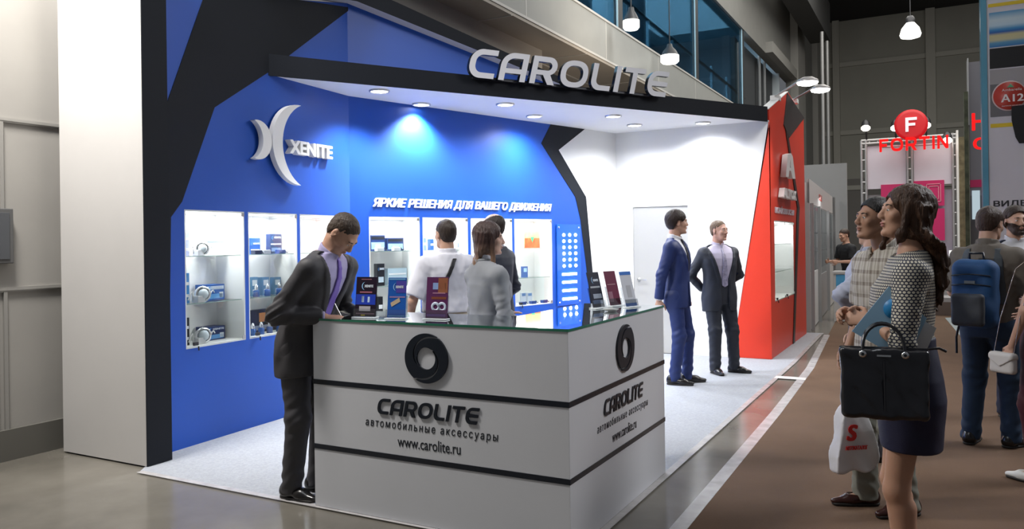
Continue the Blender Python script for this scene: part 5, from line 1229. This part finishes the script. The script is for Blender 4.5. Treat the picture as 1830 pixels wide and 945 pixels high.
        sm_ = S.get('shirtmat')
        def shirt(P):
            d = torso(P, .003, .90, 1.47); d = smin(d, shoulders(P, -.006), .04); d = smax(d, -neckd(P, .001), .004)
            d = np.minimum(d, collar(P, nr+.006, -.005, .046, .02))
            for A_ in (AL, AR): w0 = A_[1]+(A_[2]-A_[1])*.85; d = np.minimum(d, smax(cone(P, w0, A_[2], .035*m_a, .033*m_a), (P-(A_[1]+(A_[2]-A_[1])*1.0)) @ nrm(A_[2]-A_[1]), .003))
            return d
        sdf_obj('shirt', shirt, lob, hib, hres*.85, sm_, root, 1)
        if S.get('tiemat'):
            def tie(P):
                z = P[:, 2]; ox, oy = sp(z); x = P[:, 0]-ox; yf = oy+np.interp(z, pz, po)-(np.interp(z, pz, pd)+.003)-.006
                w_ = np.clip(.014+(1.42-z)*.075, .012, .038); 
                ysurf = yf; d = np.maximum(np.abs(x)-w_, np.abs(P[:, 1]-ysurf)-.006); d = np.maximum(d, np.maximum(z-1.425, S.get('tiez', vz-.005)-z+np.abs(x)*.6))
                kn_ = cone(P, (sp(np.array([1.44]))[0][0], sp(np.array([1.44]))[1][0]-.052, 1.452), (sp(np.array([1.42]))[0][0], sp(np.array([1.42]))[1][0]-.066, 1.42), .019, .012)
                return smin(d, kn_, .006)
            sdf_obj('tie', tie, lob, hib, .006, S['tiemat'], root, 1)
    elif top == 'shirt':
        en = S.get('sleeve', -.85); hem = S.get('hem', .93); gr = S.get('loose', .012)
        def shirt(P):
            d = torso(P, gr, hem-.05, 1.475, S.get('flare', .0)); d = smin(d, shoulders(P, gr-.006), .05)
            if en is not None: d = smin(d, sleeves(P, gr-.003, en, en), .020)
            else:
                for A_ in (AL, AR): d = smax(d, np.minimum((P-(A_[0]+(A_[1]-A_[0])*.12)) @ nrm(V(np.sign(A_[0][0]-lx), 0, -.15)), P[:, 2]-1.24), .01)
            d = d+fold*noise(P*V(1, 1, .7), 24, 1)*1.2+fold*.6*noise(P*V(1, 1, .8), 60, 8); d = smax(d, -neckd(P, .004), .006); d = smax(d, hem-P[:, 2], .006)
            if S.get('tshirt'): d = smax(d, -ell(P, nb+V(0, -.02, .02), (.085, .09, .06)), .01)
            else:
                x = P[:, 0]-sp(P[:, 2])[0]; d = smax(d, -np.maximum(np.maximum(np.abs(x)-(P[:, 2]-1.40)*.5, frontY(P)), 1.40-P[:, 2]), .004)
                d = np.minimum(d, collar(P, nr+.010, -.01, .042, .045))
            return d
        sdf_obj('shirt', shirt, lob, hib, hres, bl_, root, 1)
    # bottoms
    bot = S.get('bottom', 'trousers')
    if bot == 'trousers':
        tg = S.get('legwide', .014)
        def trousers(P):
            d = torso(P, .008, .80, S.get('waist', 1.03))
            for L in legs:
                sd, hp, kn, an, ft = L; an2 = an+V(0, .0, -.045)
                e_ = smin(cone(P, hp+V(sd*-.0, 0, .0), kn, .090*g*legr+tg*.6, .058*legr+tg), cone(P, kn, an2, .058*legr+tg, .045*legr+tg*1.15), .04)
                e_ = smin(e_, cone(P, hp+V(0, .035, -.02), hp+V(0, .03, -.1), .075*legr, .06*legr), .05)
                e_ = e_+.0045*noise(P*V(1, 1, 1.5), 30, sd+3)*(np.exp(-((P[:, 2]-.13)/.10)**2)*1.6+np.exp(-((P[:, 2]-.50)/.13)**2)*.8+.3)
                e_ = smax(e_, .035+ft.get('z', 0)-P[:, 2]+.0*P[:, 1], .004)
                d = smin(d, e_, .03)
            return d
        sdf_obj('trousers', trousers, lob, hib, hres, tr_, root, 1)
        if S.get('beltmat'):
            sdf_obj('belt', lambda P: torso(P, .013, S.get('waist', 1.03)-.045, S.get('waist', 1.03)-.008), lob, hib, hres, S['beltmat'], root, 0)
    elif bot == 'skirt':
        def skirt(P):
            z = P[:, 2]; w_ = np.interp(z, [.58, .70, .86, .95, 1.08], [.165, .178, .187, .178, .135]); d_ = np.interp(z, [.58, .70, .86, .95, 1.08], [.112, .120, .136, .124, .098])
            q = (np.abs(P[:, 0]/w_)**2.3+np.abs((P[:, 1]-.01)/d_)**2.3)**(1/2.3); d = (q-1)*np.minimum(w_, d_)*.95+.002*noise(P, 22, 2)
            return smax(np.maximum(d, S.get('skirthem', .60)-z), z-S.get('waist', 1.09), .004)
        sdf_obj('skirt', skirt, lob, hib, hres, tr_, root, 1)
    # shoes
    sm2 = S.get('shoemat') or mat('shoe_black', (.012, .011, .011), .25, spec=.6)
    sole = mat('shoe_sole', (.015, .013, .012), .6)
    for L in legs:
        sd, hp, kn, an, ft = L; R = Rz(ft['a']); z0 = ft.get('z', 0)
        def shoe(P):
            Q = (P-V(an[0], an[1], z0)) @ R
            d = cone(Q, (0, .035, .045), (0, -.09, .036), .040, .036); d = smin(d, cone(Q, (0, -.08, .032), (0, -.180, .022), .040, .022, ((0, 0, 1), .75)), .03)
            d = smin(d, cone(Q, (0, .02, .075), (0, .03, .04), .040, .042), .03)
            if S.get('lowshoe'): d = smax(d, -ell(Q, (0, -.03, .085), (.032, .085, .045)), .008); 
            d = smax(d, Q[:, 2]-.095, .006)
            return smax(d, .012-Q[:, 2], .003)
        so = sdf_obj('shoe', shoe, V(an[0]-.24, an[1]-.26, -.01), V(an[0]+.24, an[1]+.24, .16+z0), .006, sm2, root, 1)
        def sol(P):
            Q = (P-V(an[0], an[1], z0)) @ R; d = np.minimum(cone(Q*V(1, 1, 0), (0, .035, 0), (0, -.09, 0), .042, .040), cone(Q*V(1, 1, 0), (0, -.09, 0), (0, -.165, 0), .041, .030))
            return np.maximum(d, np.maximum(Q[:, 2]-.016, .001-Q[:, 2]))
        sdf_obj('sole', sol, V(an[0]-.24, an[1]-.26, -.01), V(an[0]+.24, an[1]+.24, .06+z0), .006, sole, so, 0)
    root['_sc'] = sc
    info = dict(root=root, nb=nb, hc=hc, Rh=Rh, AL=AL, AR=AR, shL=shL, shR=shR, sp=sp, torso=torso, rz=rz, sc=sc, at=Vector(at), hres=hres, lo=lob, hi=hib)
    info['w'] = lambda p: Vector(at)+Matrix.Rotation(rz, 3, 'Z') @ (Vector([float(a) for a in p])*sc)
    return info
# ------------------------------------------------------------------ the people
def foot(px, D): d = ray(px, 430); return Vector((d.x*D, d.y*D, .0)) if True else None
def at(px, D, z=.0095): d = ray(px, 430); p = O+d*D; return (p.x, p.y, z)
dg = math.radians
fm = fabric_mat
char_suit = fm('suit_charcoal', (.045, .043, .048), .6); lilac = fm('shirt_lilac', (.42, .38, .60), .7); viol = mat('tie_violet', (.20, .13, .50), .45)
white_sh = fm('shirt_white', (.62, .62, .68), .75)
def item(info, name, label, cat, group=None):
    r_ = bpy.data.objects.new(name, None); COL.objects.link(r_); r_.location = info['root'].location; r_.rotation_euler = info['root'].rotation_euler; r_.scale = info['root'].scale
    return tag(r_, label, cat, group)
# writing man, left of the counter
m1 = person('man in dark grey suit and violet tie writing at the left end of the counter', at(541, 4.72), CYAW+dg(66), H=1.72, lean=(0, -.20), headpitch=dg(54), headyaw=dg(6),
    topmat=char_suit, botmat=char_suit, shirtmat=lilac, tiemat=viol, haircol=(.055, .038, .028), skin=(.52, .30, .21), vz=1.08, hem=.73, girth=1.04, hairt=.003, res=.007, fold=.005,
    armR=dict(e=(-.26, -.005, 1.115), w=(-.10, -.235, 1.095), h=(.45, -.85, -.10), n=(.25, 0, -1)), armL=dict(e=(.26, -.09, 1.12), w=(.13, -.33, 1.085), h=(-.25, -.9, -.05), n=(-.1, 0, -1)), thumbR=(1, -.2, 0), thumbL=(-1, 0, 0), curlR=.75, curlL=.35,
    feet=[dict(p=(.09, -.01), a=.15), dict(p=(-.09, .04), a=-.1)])
pr_ = item(m1, 'pen', 'thin silver pen in the hand of the writing man', 'pen')
wq = m1['AR'][2]+m1['AR'][3]*.085
MB().tube([tuple(wq+V(.02, -.02, -.028)), tuple(wq+V(-.0, .035, .085))], [.0035, .0045], 8).build('barrel', steel, pr_)
# white shirt man from behind
m2 = person('man in a white short-sleeved shirt seen from behind at the showcases', at(797, 6.2), CYAW+dg(205), H=1.67, top='shirt', topmat=white_sh, botmat=fm('trousers_beige', (.46, .41, .34), .8), sleeve=-.88, hem=1.00, loose=.026,
    haircol=(.035, .024, .018), skin=(.46, .27, .19), girth=1.10, hairt=.007, beltmat=mat('belt_tan', (.3, .24, .17), .5), face=True, headyaw=dg(10), armL=dict(e=(.30, .02, 1.10), w=(.30, -.08, .88)), armR=dict(e=(-.27, -.10, 1.14), w=(-.16, -.30, 1.22)))
st = item(m2, 'shoulder_bag', 'black strap bag across the back of the man in the white shirt', 'bag')
def strap_sdf(info, c, n, wd, g0, g1, z0=0.95, z1=1.46):
    n = nrm(n); return lambda P: np.maximum(np.maximum(np.abs((P-np.array(c)) @ n)-wd, np.minimum(info['torso'](P, g1, z0, z1+.02), 9)), np.maximum(-info['torso'](P, g0, z0-.1, z1+.1), np.maximum(z0-P[:, 2], P[:, 2]-z1)))
sdf_obj('strap', strap_sdf(m2, (.05, 0, 1.28), (1, 0, .50), .017, .024, .036, 1.0, 1.44), V(-.35, -.3, .9), V(.35, .3, 1.5), .006, mat('strap_black', (.012, .012, .015), .5), st, 1)
sdf_obj('pouch', lambda P: boxd(P, (.235, .03, .93), (.03, .10, .075), None, .02), V(.1, -.2, .8), V(.4, .25, 1.1), .008, mat('strap_black', (1, 1, 1)), st, 1)
# balding man
navy_s = fm('suit_navy_dark', (.012, .016, .032), .6)
m3 = person('balding man in a dark navy suit half hidden behind the grey blazer woman', at(882, 6.7), CYAW+dg(238), H=1.73, topmat=navy_s, botmat=navy_s, shirtmat=white_sh, hair='bald', haircol=(.03, .022, .02), headyaw=dg(12), skin=(.52, .33, .26), girth=1.1, shoulder=1.05,
    armL=dict(e=(.24, .0, 1.12), w=(.20, -.12, .90)), armR=dict(e=(-.26, .04, 1.12), w=(-.22, -.14, .95)))
# woman in grey blazer, ombre hair
hm = mat('hair_ombre', (.07, .04, .03), .4, bump=.6, bscale=55, var=.25, vscale=30, stretch=(3.5, 3.5, .35), spec=.4)
n = hm.node_tree.nodes; L = hm.node_tree.links; tc = n.new('ShaderNodeTexCoord'); sp_ = n.new('ShaderNodeSeparateXYZ'); L.new(tc.outputs['Object'], sp_.inputs[0])
cr_ = n.new('ShaderNodeValToRGB'); mr = n.new('ShaderNodeMapRange'); mr.inputs[1].default_value = 1.22; mr.inputs[2].default_value = 1.74; L.new(sp_.outputs[2], mr.inputs[0]); L.new(mr.outputs[0], cr_.inputs[0])
cr_.color_ramp.elements[0].color = (.55, .38, .20, 1); cr_.color_ramp.elements[1].color = (.055, .03, .026, 1); cr_.color_ramp.elements[1].position = .75
e_ = cr_.color_ramp.elements.new(.33); e_.color = (.34, .20, .12, 1)
for nd in n:
    if nd.type == 'HUE_SAT': L.new(cr_.outputs[0], nd.inputs['Color'])
grey_b = fm('blazer_grey', (.24, .25, .27), .75)
m4 = person('woman in a light grey blazer with long brown to blonde hair behind the counter', at(870, 5.02), CYAW+dg(122), H=1.625, fem=True, topmat=grey_b, botmat=fm('trousers_black', (.02, .02, .022), .7), shirtmat=white_sh, hair='long', hairmat=hm, haircol=(.05, .028, .02), headyaw=dg(-30), headpitch=dg(4),
    hairlen=.20, lock=.36, lockf=.055, lockr=.016, spread=.95, wave=.004, backoff=.03, skin=(.60, .38, .30), girth=1.10, vz=1.1, hem=.80, res=.0065, armL=dict(e=(.23, -.03, 1.12), w=(.17, -.25, 1.06)), armR=dict(e=(-.225, .0, 1.11), w=(-.17, -.22, 1.02)), shoulder=1.05)
sdf_obj('collar', lambda P: smax(np.abs(cone(P, m4['nb']+V(0, .012, -.06), m4['nb']+V(0, .012, .2), .062, .060))-.006, np.maximum(P[:, 2]-1.500+.3*np.clip(-P[:, 1], 0, .1), 1.42-P[:, 2]), .003), V(-.15, -.15, 1.35), V(.15, .15, 1.6), .006, grey_b, m4['root'], 1)
# blue suit, dark suit by the white wall
blue_s = fm('suit_blue', (.012, .026, .115), .55)
m5 = person('slim man in a bright navy blue suit standing at the end of the counter', at(1209, 8.2), CYAW+dg(62), H=1.79, topmat=blue_s, botmat=blue_s, shirtmat=fm('shirt_bright', (.7, .7, .74), .7), tiemat=mat('tie_black', (.015, .015, .025), .5), hair='mop', haircol=(.022, .013, .010), headyaw=dg(35), skin=(.48, .28, .20),
    girth=.88, vz=1.14, hem=.77, armR=dict(e=(-.225, .09, 1.11), w=(-.20, .13, .86)), armL=dict(e=(.22, .05, 1.11), w=(.19, -.02, .86)), feet=[dict(p=(.10, -.06), a=.5), dict(p=(-.08, .02), a=.05)], legwide=.008, stance=.08)
dk_s = fm('suit_blue_black', (.022, .026, .038), .6)
m6 = person('man in a dark suit and striped tie standing with hands behind his back', at(1284, 8.82), CYAW+dg(14), H=1.70, topmat=dk_s, botmat=dk_s, shirtmat=fm('shirt_pale_lilac', (.52, .48, .62), .7), tiemat=mat('tie_silver', (.32, .30, .42), .4, var=.3, vscale=40), haircol=(.13, .085, .055), headyaw=dg(24), skin=(.52, .30, .23), girth=1.08, hairt=.004,
    vz=.98, open=.042, tiez=.99, cutaway=.45, hem=.71, armL=dict(e=(.31, .10, 1.12), w=(.10, .19, .97), h=(-1, .1, -.2), n=(0, -1, 0)), armR=dict(e=(-.31, .10, 1.12), w=(-.10, .20, .95), h=(1, .1, -.2), n=(0, -1, 0)), feet=[dict(p=(.17, -.02), a=.75), dict(p=(-.08, -.03), a=-.05)])
# foreground woman
M = mat('blouse_dots', (.05, .05, .06), .7, bump=.1, bscale=200); n = M.node_tree.nodes; L = M.node_tree.links
tc = n.new('ShaderNodeTexCoord'); sp_ = n.new('ShaderNodeSeparateXYZ'); L.new(tc.outputs['Object'], sp_.inputs[0])
ang = n.new('ShaderNodeMath'); ang.operation = 'ARCTAN2'; L.new(sp_.outputs[1], ang.inputs[0]); L.new(sp_.outputs[0], ang.inputs[1])
gm = n.new('ShaderNodeVectorMath'); gm.operation = 'ADD'
def mth(op, a, b=None, c=None):
    k_ = n.new('ShaderNodeMath'); k_.operation = op
    for i, v in enumerate((a, b, c)):
        if v is None: continue
        if isinstance(v, (int, float)): k_.inputs[i].default_value = v
        else: L.new(v, k_.inputs[i])
    return k_.outputs[0]
# hexagonal dot rows: u along (x+y), v along z
u_ = mth('MULTIPLY', ang.outputs[0], 14.0); v_ = mth('MULTIPLY', sp_.outputs[2], 84)
row = mth('FLOOR', v_); odd = mth('MULTIPLY', mth('MODULO', row, 2), .5)
fu = mth('SUBTRACT', mth('FRACT', mth('ADD', u_, odd)), .5); fv = mth('SUBTRACT', mth('FRACT', v_), .5)
dd = mth('SQRT', mth('ADD', mth('MULTIPLY', fu, fu), mth('MULTIPLY', mth('MULTIPLY', fv, fv), .9)))
dot = mth('LESS_THAN', dd, .37)
mx = n.new('ShaderNodeMix'); mx.data_type = 'RGBA'; mx.inputs[6].default_value = (.022, .024, .045, 1); mx.inputs[7].default_value = (.56, .52, .42, 1)
L.new(dot, mx.inputs[0]); L.new(mx.outputs[2], n['Principled BSDF'].inputs['Base Color'])
navy = fm('skirt_navy', (.010, .011, .040), .6)
m7 = person('young woman in a dotted blouse and navy skirt holding folders in the foreground', at(1618, 3.14, .045), CYAW+dg(-112), H=1.66, fem=True, top='shirt', topmat=M, botmat=navy, bottom='skirt', bare_legs=True, sleeve=.10, hem=1.06, loose=.012, tshirt=True, hair='long', haircol=(.055, .026, .014), res=.0055,
    hairlen=.43, lock=.16, wave=.010, spread=1.25, backoff=.095, skin=(.48, .27, .18), girth=1.04, headyaw=dg(16), headpitch=dg(-6), waist=1.12, skirthem=.66, fold=.002,
    armL=dict(e=(.215, -.035, 1.115), w=(.085, -.15, 1.185), h=(-.5, -.8, .15), n=(-.6, .3, -.3)), armR=dict(e=(-.2, -.04, 1.12), w=(-.045, -.185, 1.20), h=(.45, -.75, .1), n=(.5, .3, -.4)), curlL=.7, curlR=.7, thumbL=(0, 0, 1), thumbR=(0, 0, 1), stance=.07,
    shoemat=mat('shoe_wine', (.03, .006, .008), .3), lowshoe=True)
# folders under her arm
fo = item(m7, 'folder', 'pale blue folder with a round blue print held by the woman', 'folder')
a, b_, c, d_ = [V(.155, -.27, 1.10), V(.155, -.03, 1.115), V(.150, -.08, 1.33), V(.150, -.20, 1.30)]
MB().prism([tuple(q) for q in (V(.165, -.215, 1.15), V(.170, -.015, 1.03), V(.165, .06, 1.21), V(.160, -.075, 1.335))], (-.008, 0, 0)).build('cover', mat('folder_blue', (.30, .50, .68), .45), fo)
MB().lathe((.169, -.055, 1.245), (1, 0, 0), [(0, 0), (.042, 0), (.042, .002), (0, .002)], 24).build('round_print', mat('folder_cyan', (.02, .22, .50), .4), fo)
pg = item(m7, 'paper_sheets', 'white sheets sticking out below the pale blue folder', 'papers')
MB().prism([tuple(q) for q in (V(.152, -.14, 1.045), V(.152, .02, .985), V(.150, .095, 1.17), V(.150, -.03, 1.25))], (-.005, 0, 0)).build('sheets', mat('paper_white', (.6, .6, .6), .6), pg)
# handbag on the forearm
hb = item(m7, 'handbag', 'large glossy black leather handbag hanging from the forearm of the woman', 'handbag')
lea = mat('leather_black', (.010, .010, .013), .20, bump=.25, bscale=14, spec=.7, var=.1)
BX, BZ = .27, .965
def bagf(P):
    Q = P-V(BX, -.105, BZ); z = Q[:, 2]; t = np.clip((z+.15)/.30, 0, 1)
    hw_ = .150+.016*t; hd_ = .075-.045*t
    q = np.stack([np.abs(Q[:, 1])-hw_+.02, np.abs(Q[:, 0])-hd_+.02, np.abs(z)-.135+.02], 1)
    d = np.linalg.norm(np.maximum(q, 0), axis=1)+np.minimum(q.max(axis=1), 0)-.02
    d = d+.006*noise(Q*V(1, 1, .7), 20, 2)+.003*noise(Q, 45, 5)+.008*np.exp(-(Q[:, 1]/.012)**2)*(Q[:, 0] > 0)*0
    return d
sdf_obj('bag_body', bagf, V(BX-.14, -.40, BZ-.2), V(BX+.14, .16, BZ+.2), .0045, lea, hb, 1)
for s in (-1, 1):
    pts = [tuple(V(BX+s*.022, -.105+.075*math.cos(PI*i/14), BZ+.12+.105*math.sin(PI*i/14)**.8)-V(.05*math.sin(PI*i/14), 0, 0)) for i in range(15)]
    MB().tube(pts, .0065, 10).build('handle', lea, hb)
    for q in (-.18, -.03):
        MB().lathe((BX+s*.03, q, BZ+.112), (s, 0, 0), [(.006, 0), (.014, 0), (.014, .008), (.006, .008)], 14).build('ring', mat('chrome', (.7, .7, .7), .15, 1), hb)
MB().box((BX-.006, -.265, BZ+.131), (BX+.006, .055, BZ+.138)).build('zipper', dark_metal, hb)
MB().tube([(BX, .05, BZ+.135), (BX, .09, BZ+.14), (BX, .115, BZ+.128)], .005, 8).build('zip_pull', lea, hb)
MB().tube([(BX+.050, -.105, BZ+.09), (BX+.068, -.105, BZ-.02), (BX+.078, -.105, BZ-.10)], .0035, 6).build('seam_cord', lea, hb)
MB().box((BX+.036, -.13, BZ+.105), (BX+.042, -.08, BZ+.112)).build('metal_plate', mat('chrome', (1, 1, 1)), hb)
wt = item(m7, 'wrist_strap', 'pale metal bracelet on the forearm of the woman with the handbag', 'bracelet')
aw = m7['AL']; c_ = aw[2]-nrm(aw[2]-aw[1])*.05
MB().lathe(tuple(c_), tuple(nrm(aw[2]-aw[1])), [(.031, -.006), (.034, -.006), (.034, .006), (.031, .006), (.031, -.006)], 20).build('band', mat('chrome', (1, 1, 1)), wt)
# plaid shirt man
M = mat('plaid_shirt', (.3, .27, .22), .8, bump=.1, bscale=250); n = M.node_tree.nodes; L = M.node_tree.links
tc = n.new('ShaderNodeTexCoord'); sp_ = n.new('ShaderNodeSeparateXYZ'); L.new(tc.outputs['Object'], sp_.inputs[0])
gy = mth('ADD', sp_.outputs[0], sp_.outputs[1])
s1 = mth('LESS_THAN', mth('FRACT', mth('MULTIPLY', gy, 17)), .30); s2 = mth('LESS_THAN', mth('FRACT', mth('MULTIPLY', sp_.outputs[2], 15)), .30); s3 = mth('LESS_THAN', mth('FRACT', mth('ADD', mth('MULTIPLY', gy, 17), .35)), .08)
sm_ = mth('ADD', mth('MULTIPLY', s1, .40), mth('ADD', mth('MULTIPLY', s2, .35), mth('MULTIPLY', s3, .5)))
rp = n.new('ShaderNodeValToRGB'); L.new(sm_, rp.inputs[0]); rp.color_ramp.elements[0].color = (.40, .37, .32, 1); rp.color_ramp.elements[1].color = (.07, .045, .03, 1)
L.new(rp.outputs[0], n['Principled BSDF'].inputs['Base Color'])
m8 = person('man in a plaid shirt and grey-green trousers beside the woman in the foreground', at(1577, 4.32), CYAW+dg(-82), H=1.70, top='shirt', topmat=M, botmat=fm('trousers_sage', (.20, .20, .165), .7), sleeve=-.9, hem=.84, loose=.015, flare=.01, haircol=(.012, .010, .010), skin=(.33, .18, .115), girth=.98, hairt=.010,
    headpitch=dg(-5), headfwd=.045, armL=dict(e=(.235, .06, 1.10), w=(.22, -.04, .86)), armR=dict(e=(-.24, .02, 1.12), w=(-.20, -.10, .88)), feet=[dict(p=(.10, .06), a=.1), dict(p=(-.10, -.06), a=-.15)], legwide=.020, res=.007, shoemat=mat('shoe_brown', (.035, .010, .008), .25), lowshoe=True)
# white carrier bag of the plaid man
cb = item(m8, 'carrier_bag', 'white plastic carrier bag with red lettering beside the plaid shirt man', 'bag')
CX, CY, CZ = -.04, -.17, .45
def cbag(P):
    Q = P-V(CX, CY, CZ); z = Q[:, 2]; w__ = np.interp(z, [-.25, -.15, .05, .25], [.125, .12, .085, .02]); dth = np.interp(z, [-.25, 0, .25], [.04, .05, .015])
    q = np.maximum(np.abs(Q[:, 1]+.02*z)-w__, np.abs(Q[:, 0])-dth); return smax(q, np.abs(z)-.24, .02)*.8+.010*noise(Q*V(1, 1, .5), 24, 4)
sdf_obj('film', cbag, V(CX-.12, CY-.25, CZ-.32), V(CX+.12, CY+.25, CZ+.32), .0065, mat('bag_film', (.62, .61, .63), .35, bump=.2, bscale=20, trans=.0), cb, 1)
MB().tube([(CX, CY, CZ+.2), (CX+.03, CY+.06, .86)], .008, 8).build('handle', mat('bag_film', (1, 1, 1)), cb)
Mc = Matrix([[0, 0, 1, CX+.056], [1, 0, 0, CY-.075], [0, 1, 0, CZ-.075], [0, 0, 0, 1]])
rr = mat('bag_red', (.55, .02, .02), .4)
x_1 = text('S', .12, Matrix.Translation((0, 0, .03)) @ Mc, 'red_letter', [rr], None, th=.004, bold=.006, shear=.2); x_1.parent = cb
x_2 = text('АВТОКАТАЛОГ', .030, Matrix.Translation((0, -.005, -.025)) @ Mc, 'red_text', [rr], None, th=.004, fat=.0006, width=.13); x_2.parent = cb
# person in pale blue sleeve behind them
m9 = person('person in a pale blue long-sleeved shirt mostly hidden behind the plaid shirt man', at(1549, 5.35), CYAW+dg(-100), H=1.66, headfwd=-.04, headyaw=dg(-50), top='shirt', topmat=fm('shirt_pale_blue', (.36, .38, .47), .8), botmat=fm('trousers_dark', (.04, .04, .05), .8), sleeve=.98, haircol=(.02, .015, .01), skin=(.45, .27, .19), loose=.014,
    armL=dict(e=(.28, -.23, 1.18), w=(.08, -.10, 1.03)), armR=dict(e=(-.2, .0, 1.12), w=(-.15, -.06, .88)), res=.009)
# backpack man
m10 = person('man in a taupe short-sleeved shirt and jeans wearing a blue backpack', at(1766, 5.62), CYAW+dg(128), H=1.69, top='shirt', topmat=fm('shirt_taupe', (.105, .09, .075), .8), botmat=fm('jeans_blue', (.016, .036, .075), .8, bump=.2), sleeve=-.95, hem=.90, loose=.020, haircol=(.035, .018, .012), skin=(.40, .24, .17), girth=1.06, hairt=.011,
    headyaw=dg(-8), headpitch=dg(12), armL=dict(e=(.26, -.02, 1.12), w=(.16, -.22, 1.05)), armR=dict(e=(-.26, -.04, 1.12), w=(-.15, -.25, 1.06)), feet=[dict(p=(.12, .05), a=.1), dict(p=(-.12, -.05), a=-.3)], legwide=.018)
bp = item(m10, 'backpack', 'blue and grey backpack on the back of the man in the taupe shirt', 'backpack')
def pack(P):
    Q = (P-V(.0, .235, 1.13)); z = Q[:, 2]; q = boxd(Q, (0, 0, 0), (.150-.0, .085, .245), None, .07); q = smin(q, ell(Q, (0, .06, -.10), (.13, .09, .13)), .03); return q+.005*noise(Q, 18, 2)
sdf_obj('pack_body', pack, V(-.25, .0, .80), V(.25, .50, 1.45), .0075, fm('pack_blue', (.006, .050, .15), .7), bp, 1)
sdf_obj('front_pocket', lambda P: boxd(P, (0, .365, 1.02), (.11, .03, .115), None, .028)+.003*noise(P, 25, 1), V(-.2, .25, .85), V(.2, .45, 1.2), .0065, fm('pack_grey', (.03, .034, .042), .7), bp, 1)
for z in (1.19, 1.26): MB().tube([(-.13+.26*i/8, .31+.03*math.sin(PI*i/8), z+.012*math.sin(PI*i/8)) for i in range(9)], .005, 6).build('zip_line', black_gloss, bp)
for s in (1, -1):
    f = strap_sdf(m10, (s*.115, 0, 1.3), (1, 0, s*.05), .028, .020, .034, 1.05, 1.455)
    sdf_obj('shoulder_strap', f, V(min(s*.03, s*.2), -.3, 1.0), V(max(s*.03, s*.2), .3, 1.55), .0075, fm('pack_strap', (.05, .06, .07), .7), bp, 1)
MB().tube([(.05, .2, 1.36), (.045, .21, 1.42), (-.045, .21, 1.42), (-.05, .2, 1.36)], .010, 8).build('top_loop', black_gloss, bp)
MB().tube([(.13, .19, .90), (.16, .17, .80), (.155, .18, .68)], .008, 6).build('hanging_strap', black_gloss, bp)
MB().box((-.035, .325, 1.205), (.035, .334, 1.225)).build('name_patch', mat('patch_grey', (.2, .22, .22), .6), bp)
# bearded man
nb_ = fm('blazer_navy', (.012, .018, .040), .65)
m11 = person('bearded man in a navy blazer and open white shirt facing the camera', at(1815, 6.45), CYAW+dg(-8), H=1.72, topmat=nb_, botmat=fm('trousers_navy', (.015, .02, .04), .7), shirtmat=fm('shirt_open_white', (.55, .55, .58), .7), haircol=(.030, .016, .010), beard=True, skin=(.46, .27, .19), open=.05, vz=.92, cutaway=.6, hairt=.013, armL=dict(e=(.25, .02, 1.12), w=(.2, -.12, .95)), armR=dict(e=(-.25, .0, 1.12), w=(-.2, -.12, .9)))
# woman at the right edge
m12 = person('woman in a white sleeveless top and wine red trousers at the right edge', at(1870, 4.75), CYAW+dg(198), H=1.66, fem=True, top='shirt', sleeve=None, tshirt=True, topmat=fm('top_white', (.55, .54, .55), .75), botmat=fm('trousers_wine', (.045, .003, .010), .7), hair='long', haircol=(.035, .018, .014), hairlen=.30, spread=1.0, backoff=.07, skin=(.44, .26, .19),
    lean=(-.09, 0), hem=1.00, loose=.012, armL=dict(e=(.225, .03, 1.10), w=(.235, -.06, .87)), armR=dict(e=(-.23, .0, 1.12), w=(-.16, -.2, 1.05)), legwide=.006, shoemat=mat('shoe_white', (.6, .6, .58), .4), lowshoe=True)
sb = item(m12, 'small_shoulder_bag', 'small white shoulder bag hanging beside the woman at the right edge', 'bag')
wb = mat('bag_white_leather', (.55, .53, .52), .35)
sdf_obj('pouch', lambda P: boxd(P, (.255, -.10, .76), (.030, .085, .065), None, .022)+.002*noise(P, 30, 2), V(.18, -.25, .65), V(.35, .05, .88), .006, wb, sb, 1)
sdf_obj('flap', lambda P: np.maximum(boxd(P, (.258, -.10, .775), (.036, .088, .055), None, .022), .74-P[:, 2]+.6*np.abs(P[:, 1]+.10)), V(.18, -.25, .65), V(.35, .05, .88), .006, wb, sb, 1)
MB().tube([(.255, -.17, .81), (.25, -.12, 1.05), (.19, -.06, 1.36), (.17, .02, 1.43)], .0025, 6).tube([(.255, -.03, .81), (.26, .02, 1.05), (.20, .07, 1.36), (.17, .02, 1.43)], .0025, 6).build('chain', mat('chrome', (1, 1, 1)), sb)
# far man in black shirt
m13 = person('distant man in a black T-shirt leaning at the white stands', at(1519, 14.6, .003), CYAW+dg(-75), H=1.66, top='shirt', tshirt=True, topmat=fm('tshirt_black', (.012, .012, .014), .8), botmat=fm('jeans_far', (.05, .08, .13), .8), sleeve=-.8, haircol=(.03, .015, .01), skin=(.45, .25, .17), res=.012,
    headpitch=dg(14), lean=(0, -.1), armL=dict(e=(.22, -.12, 1.12), w=(.14, -.38, 1.12)), armR=dict(e=(-.22, -.12, 1.12), w=(-.14, -.38, 1.12)))
t = thing('blue_white_box', at(1505, 15.2, 0), 'pale blue and white counter beside the distant man in black', 'counter')
px_, py_, _ = at(1507, 14.2, 0)
MB().box((px_-.16, py_-.1, 0), (px_+.16, py_+.3, .86)).build('base', mat('stand_white', (1, 1, 1)), t); MB().box((px_-.18, py_-.12, .86), (px_+.18, py_+.32, .90)).build('top', mat('stand_white', (1, 1, 1)), t)
MB().box((px_-.12, py_-.105, .50), (px_+.10, py_-.1, .84)).build('blue_print', mat('sky_blue', (1, 1, 1)), t)
